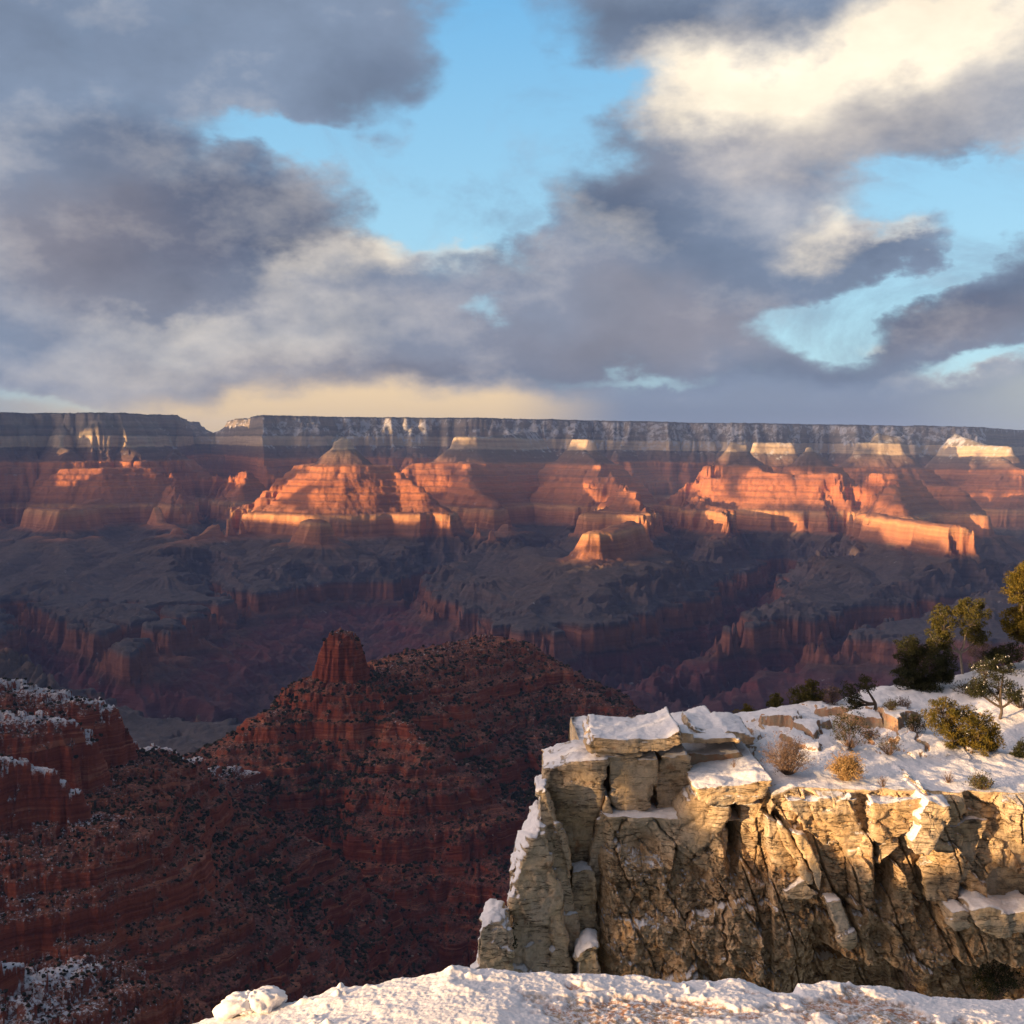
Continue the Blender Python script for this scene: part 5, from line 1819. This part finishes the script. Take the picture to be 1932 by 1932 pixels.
def build_trees():
    def T(u, y, *a, **k):
        make_tree(u, 1300, y, *a, zbase=gz(u, y), **k)
    T(1950, 61, 'pine_tree', 'tall golden lit pine cut off by the right edge of the frame', [(1925, 1110, 34, 40), (1955, 1090, 40, 42), (1918, 1175, 26, 34), (1950, 1180, 44, 42)], .11, GOLD, 11, dens=1.3, per=75, size=.072, fork=(1944, 1225))
    T(1816, 60, 'pine_tree', 'pine with two dark crowns, golden at their tops, left of the cut off one', [(1782, 1172, 24, 34), (1832, 1160, 32, 34), (1770, 1212, 26, 26), (1842, 1200, 24, 18)], .07, PINE, 12, bark=BARK_PALE, per=70, size=.07, fork=(1812, 1232))
    T(1742, 58, 'juniper_tree', 'dense black green juniper on the brow, left of the two crowned pine', [(1715, 1232, 24, 32), (1708, 1275, 24, 26), (1748, 1262, 38, 42), (1782, 1262, 24, 32), (1740, 1300, 34, 18)], .07, JUN, 13, dens=1.5, per=75)
    T(1888, 52.5, 'juniper_tree', 'snow flecked open juniper on a bare dark trunk near the right edge', [(1860, 1268, 30, 24), (1895, 1258, 26, 22), (1845, 1300, 20, 12), (1890, 1298, 34, 22), (1915, 1312, 18, 14)], .075, JUN, 14, snow=True, dens=.8, per=45, fork=(1889, 1335))
    T(1815, 48.5, 'juniper_tree', 'leaning yellow green juniper, the nearest and largest on the snow', [(1778, 1350, 34, 36), (1812, 1362, 34, 34), (1842, 1375, 34, 34), (1838, 1412, 36, 24), (1795, 1395, 22, 22), (1868, 1395, 22, 24)], .075, GOLD, 15, dens=1.1, per=60, fork=(1811, 1418))
    T(1940, 48.0, 'juniper_tree', 'small dark juniper bush at the right edge below the open juniper', [(1938, 1418, 22, 20), (1918, 1432, 14, 9)], .03, JUN, 16, dens=1.2)
    T(1650, 55.0, 'dead_tree', 'twisted half dead juniper with a bare trunk on the skyline', [(1606, 1306, 20, 18), (1634, 1290, 16, 16), (1612, 1330, 14, 10)], .085, JUN, 17, dens=.7, per=40, fork=(1652, 1328))
    T(1520, 57.5, 'juniper_tree', 'broad dark juniper peeping over the brow above the brown bush', [(1512, 1318, 24, 24), (1532, 1306, 20, 26), (1540, 1330, 20, 18)], .06, PINE, 18, dens=1.2)
    T(1464, 57.5, 'juniper_tree', 'narrow green juniper just left of the broad one on the brow', [(1463, 1330, 13, 20)], .04, PINE, 19, dens=1.2)
    T(1408, 57.0, 'juniper_tree', 'low golden green treetop behind the cap slabs', [(1405, 1350, 17, 17), (1418, 1356, 12, 12)], .04, GOLD, 20, dens=1.2)
    T(1572, 57.0, 'bare_tree', 'reddish leafless small tree between the two brow junipers', [(1570, 1314, 20, 18)], .035, TWIG, 21, dens=1.3, per=34, size=.05)
    T(1850, 61.0, 'bare_tree', 'reddish leafless thicket under the two crowned pine', [(1852, 1232, 26, 20)], .035, TWIG, 22, dens=1.4, per=34, size=.05)
    T(1900, 60.0, 'juniper_tree', 'dark low juniper filling the gap under the tall golden pine', [(1905, 1232, 26, 22), (1880, 1240, 18, 14)], .04, JUN, 23, dens=1.4)

    def B(u, y, ru, h, *a, **k):
        make_bush(u, 1400, y, ru, h, *a, zbase=k.pop('z', None) if 'z' in k else gz(u, y), **k)
    B(1487, 45.4, 40, 62, 'bush', 'large purple brown leafless bush beside the table slab', TWIG, 31, stems=150, leafy=TWIG, leafn=4, size=.05)
    B(1597, 44.6, 30, 42, 'bush', 'round straw coloured bush on the snow at the cliff edge', STRAW, 32, stems=150, leafy=STRAW, leafn=8, size=.05)
    B(1602, 48.6, 36, 62, 'bush', 'open dark green bush right behind the straw coloured one', TWIG, 33, stems=46, leafy=JUN, leafn=9, size=.06)
    B(1853, 43.6, 21, 26, 'bush', 'small dark brown tuft on the brink near the right edge', TWIG, 34, stems=70, leafy=PINE, leafn=4, size=.05)
    B(1678, 47.4, 20, 34, 'bush', 'low grey twiggy bush right of the open dark green one', TWIG, 35, stems=50, leafy=JUN, leafn=2, size=.05)
    B(1724, 50.5, 19, 34, 'bush', 'small green and brown bush in the middle of the snowy slope', TWIG, 36, stems=44, leafy=JUN, leafn=6, size=.06)
    B(1680, 52.5, 13, 18, 'bush', 'tiny round brown bush high on the slope right of the twisted tree', TWIG, 37, stems=36, leafy=PINE, leafn=4, size=.05)
    B(1704, 55.0, 13, 16, 'bush', 'tiny grey bush on the open snow below the dense juniper', TWIG, 38, stems=34, leafy=TWIG, leafn=3, size=.05)
    B(1790, 44.2, 14, 18, 'bush', 'thin leafless tuft on the brink above the rust red nose', TWIG, 39, stems=26)
    B(1668, 43.6, 12, 20, 'bush', 'sparse grey twigs poking from the snow near the black crack', TWIG, 40, stems=20)
    B(1640, 50.0, 16, 20, 'bush', 'low brown bush among the broken ledges', TWIG, 41, stems=40, leafy=TWIG, leafn=3, size=.05)
    B(1385, 45.5, 9, 12, 'bush', 'single sprig on top of the table slab', TWIG, 42, stems=9, z=-12.05)
    B(1925, 53.5, 26, 26, 'bush', 'tangle of grey brush right of the open juniper trunk', TWIG, 43, stems=60, leafy=TWIG, leafn=3, size=.05)
    B(1830, 56.5, 30, 22, 'bush', 'low dark brush under the open juniper', TWIG, 44, stems=60, leafy=JUN, leafn=5, size=.06)
    B(950, 43.2, 22, 60, 'bush', 'green shrub rooted behind the lone boulder at the far left foot', TWIG, 45, stems=44, leafy=JUN, leafn=10, size=.07, z=P(950, 1800, 43.2)[2])
    B(1890, 44.2, 42, 62, 'bush', 'dark shrub in the hollow under the overhang at lower right', TWIG, 46, stems=60, leafy=JUN, leafn=9, size=.08, z=P(1890, 1885, 44.2)[2])
    B(1722, 42.0, 26, 80, 'bush', 'bare forked twigs below the overhang at lower right', TWIG, 47, stems=12, z=P(1722, 1878, 42.0)[2])
    # stand of pinyons added out of view, placed to filter the low sun
    proto = make_tree(0, 0, 50, 'sun_filter_pinyon', 'pinyon pine added out of view at left to filter the low sun', [(0, 0, 10, 10)], .09, PINE, 77, zbase=0)
    bpy.data.objects.remove(proto.children[1])
    bpy.data.objects.remove(proto.children[0])
    rng = np.random.default_rng(78)
    tm = TubeMesh()
    cen = []
    for i in range(150):
        h = rng.uniform(.4, 3.4)
        a = rng.uniform(0, 6.283)
        e = (1.75 * (1 - (h / 3.9) ** 1.5)) * rng.uniform(.3, 1)
        cen.append((math.cos(a) * e, math.sin(a) * e, h))
    tm.tube([(0, 0, -.4), (.05, 0, 1.0), (-.05, .05, 2.2), (0, 0, 3.3)], [.13, .1, .07, .02], 7)
    for c in cen[::3]:
        pl, rl = limb(rng, (0, 0, c[2] * .7), c, .03, .006, .1, 4)
        tm.tube(pl, rl, 4)
    mesh_np('trunk', tm.v, tm.f, BARK, parent=proto)
    V, T_ = leaf_clumps(rng, cen, np.full(len(cen), .26), 34, .12)
    mesh_np('crown', V, None, PINE, smooth=False, parent=proto, tris=T_)
    spots = []
    for i, (q, r, s) in enumerate(SUN_FILTER):
        spots.append((r * -HX + q * NX, r * -HY + q * NY, s))
    for i, (x, y, s) in enumerate(spots):
        if i == 0:
            o = proto
        else:
            o = proto.copy()
            COL.objects.link(o)
            for ch in proto.children:
                c = ch.copy()
                COL.objects.link(c)
                c.parent = o
        z = np.interp(x * NX + y * NY, [-60, -5, 6, 12, 18, 34.5, 36.5, 60, 110], [1.4, 1.2, .6, -6, -14, -14, SH_TOP, SH_TOP - .2, -6]) - .2
        if 18.5 < x * NX + y * NY < 35:
            z = -12.4
        o.location = (x, y, z)
        o.rotation_euler = (0, 0, i * 2.4)
        o.scale = (s, s, s)
        o['group'] = 'pinyons added outside the view to filter the sun'


SUN_FILTER = [(q, -44 - 4 * (i % 3), 1.9 + .3 * (i % 2)) for i, q in enumerate(np.arange(35.5, 56, 2.3))] + [(q, -44 - 4 * (i % 3), 1.0) for i, q in enumerate(np.arange(-9, 6, 1.25))] + [(q, -44 - 5 * (i % 3), 2.2) for i, q in enumerate(np.arange(19.5, 35.3, 2.6))]  # added pinyons: spots and sizes chosen to thin the sunlight
build_trees()
# ------------------------------------------------------------------ the air of the canyon
def build_haze():
    r0, r1, q0, q1, z0, z1 = -2400, 24000, -6000, 24000, -1500, 420
    V = [(r * -HX + q * NX, r * -HY + q * NY, z) for z in (z0, z1) for q in (q0, q1) for r in (r0, r1)]
    Q = [(0, 2, 3, 1), (4, 5, 7, 6), (0, 1, 5, 4), (1, 3, 7, 5), (3, 2, 6, 7), (2, 0, 4, 6)]
    m = bpy.data.materials.new("haze")
    m.use_nodes = True
    t = m.node_tree
    t.nodes.clear()
    pv = t.nodes.new('ShaderNodeVolumePrincipled')
    pv.inputs['Color'].default_value = (.30, .44, .88, 1)
    pv.inputs['Density'].default_value = HAZE
    pv.inputs['Anisotropy'].default_value = 0.0
    out = t.nodes.new('ShaderNodeOutputMaterial')
    t.links.new(pv.outputs[0], out.inputs['Volume'])
    o = mesh_np('haze', V, Q, m, smooth=False)
    tag(o, 'thin blue evening haze filling the canyon', 'haze', None, 'stuff')


HAZE = 2.1e-5
build_haze()
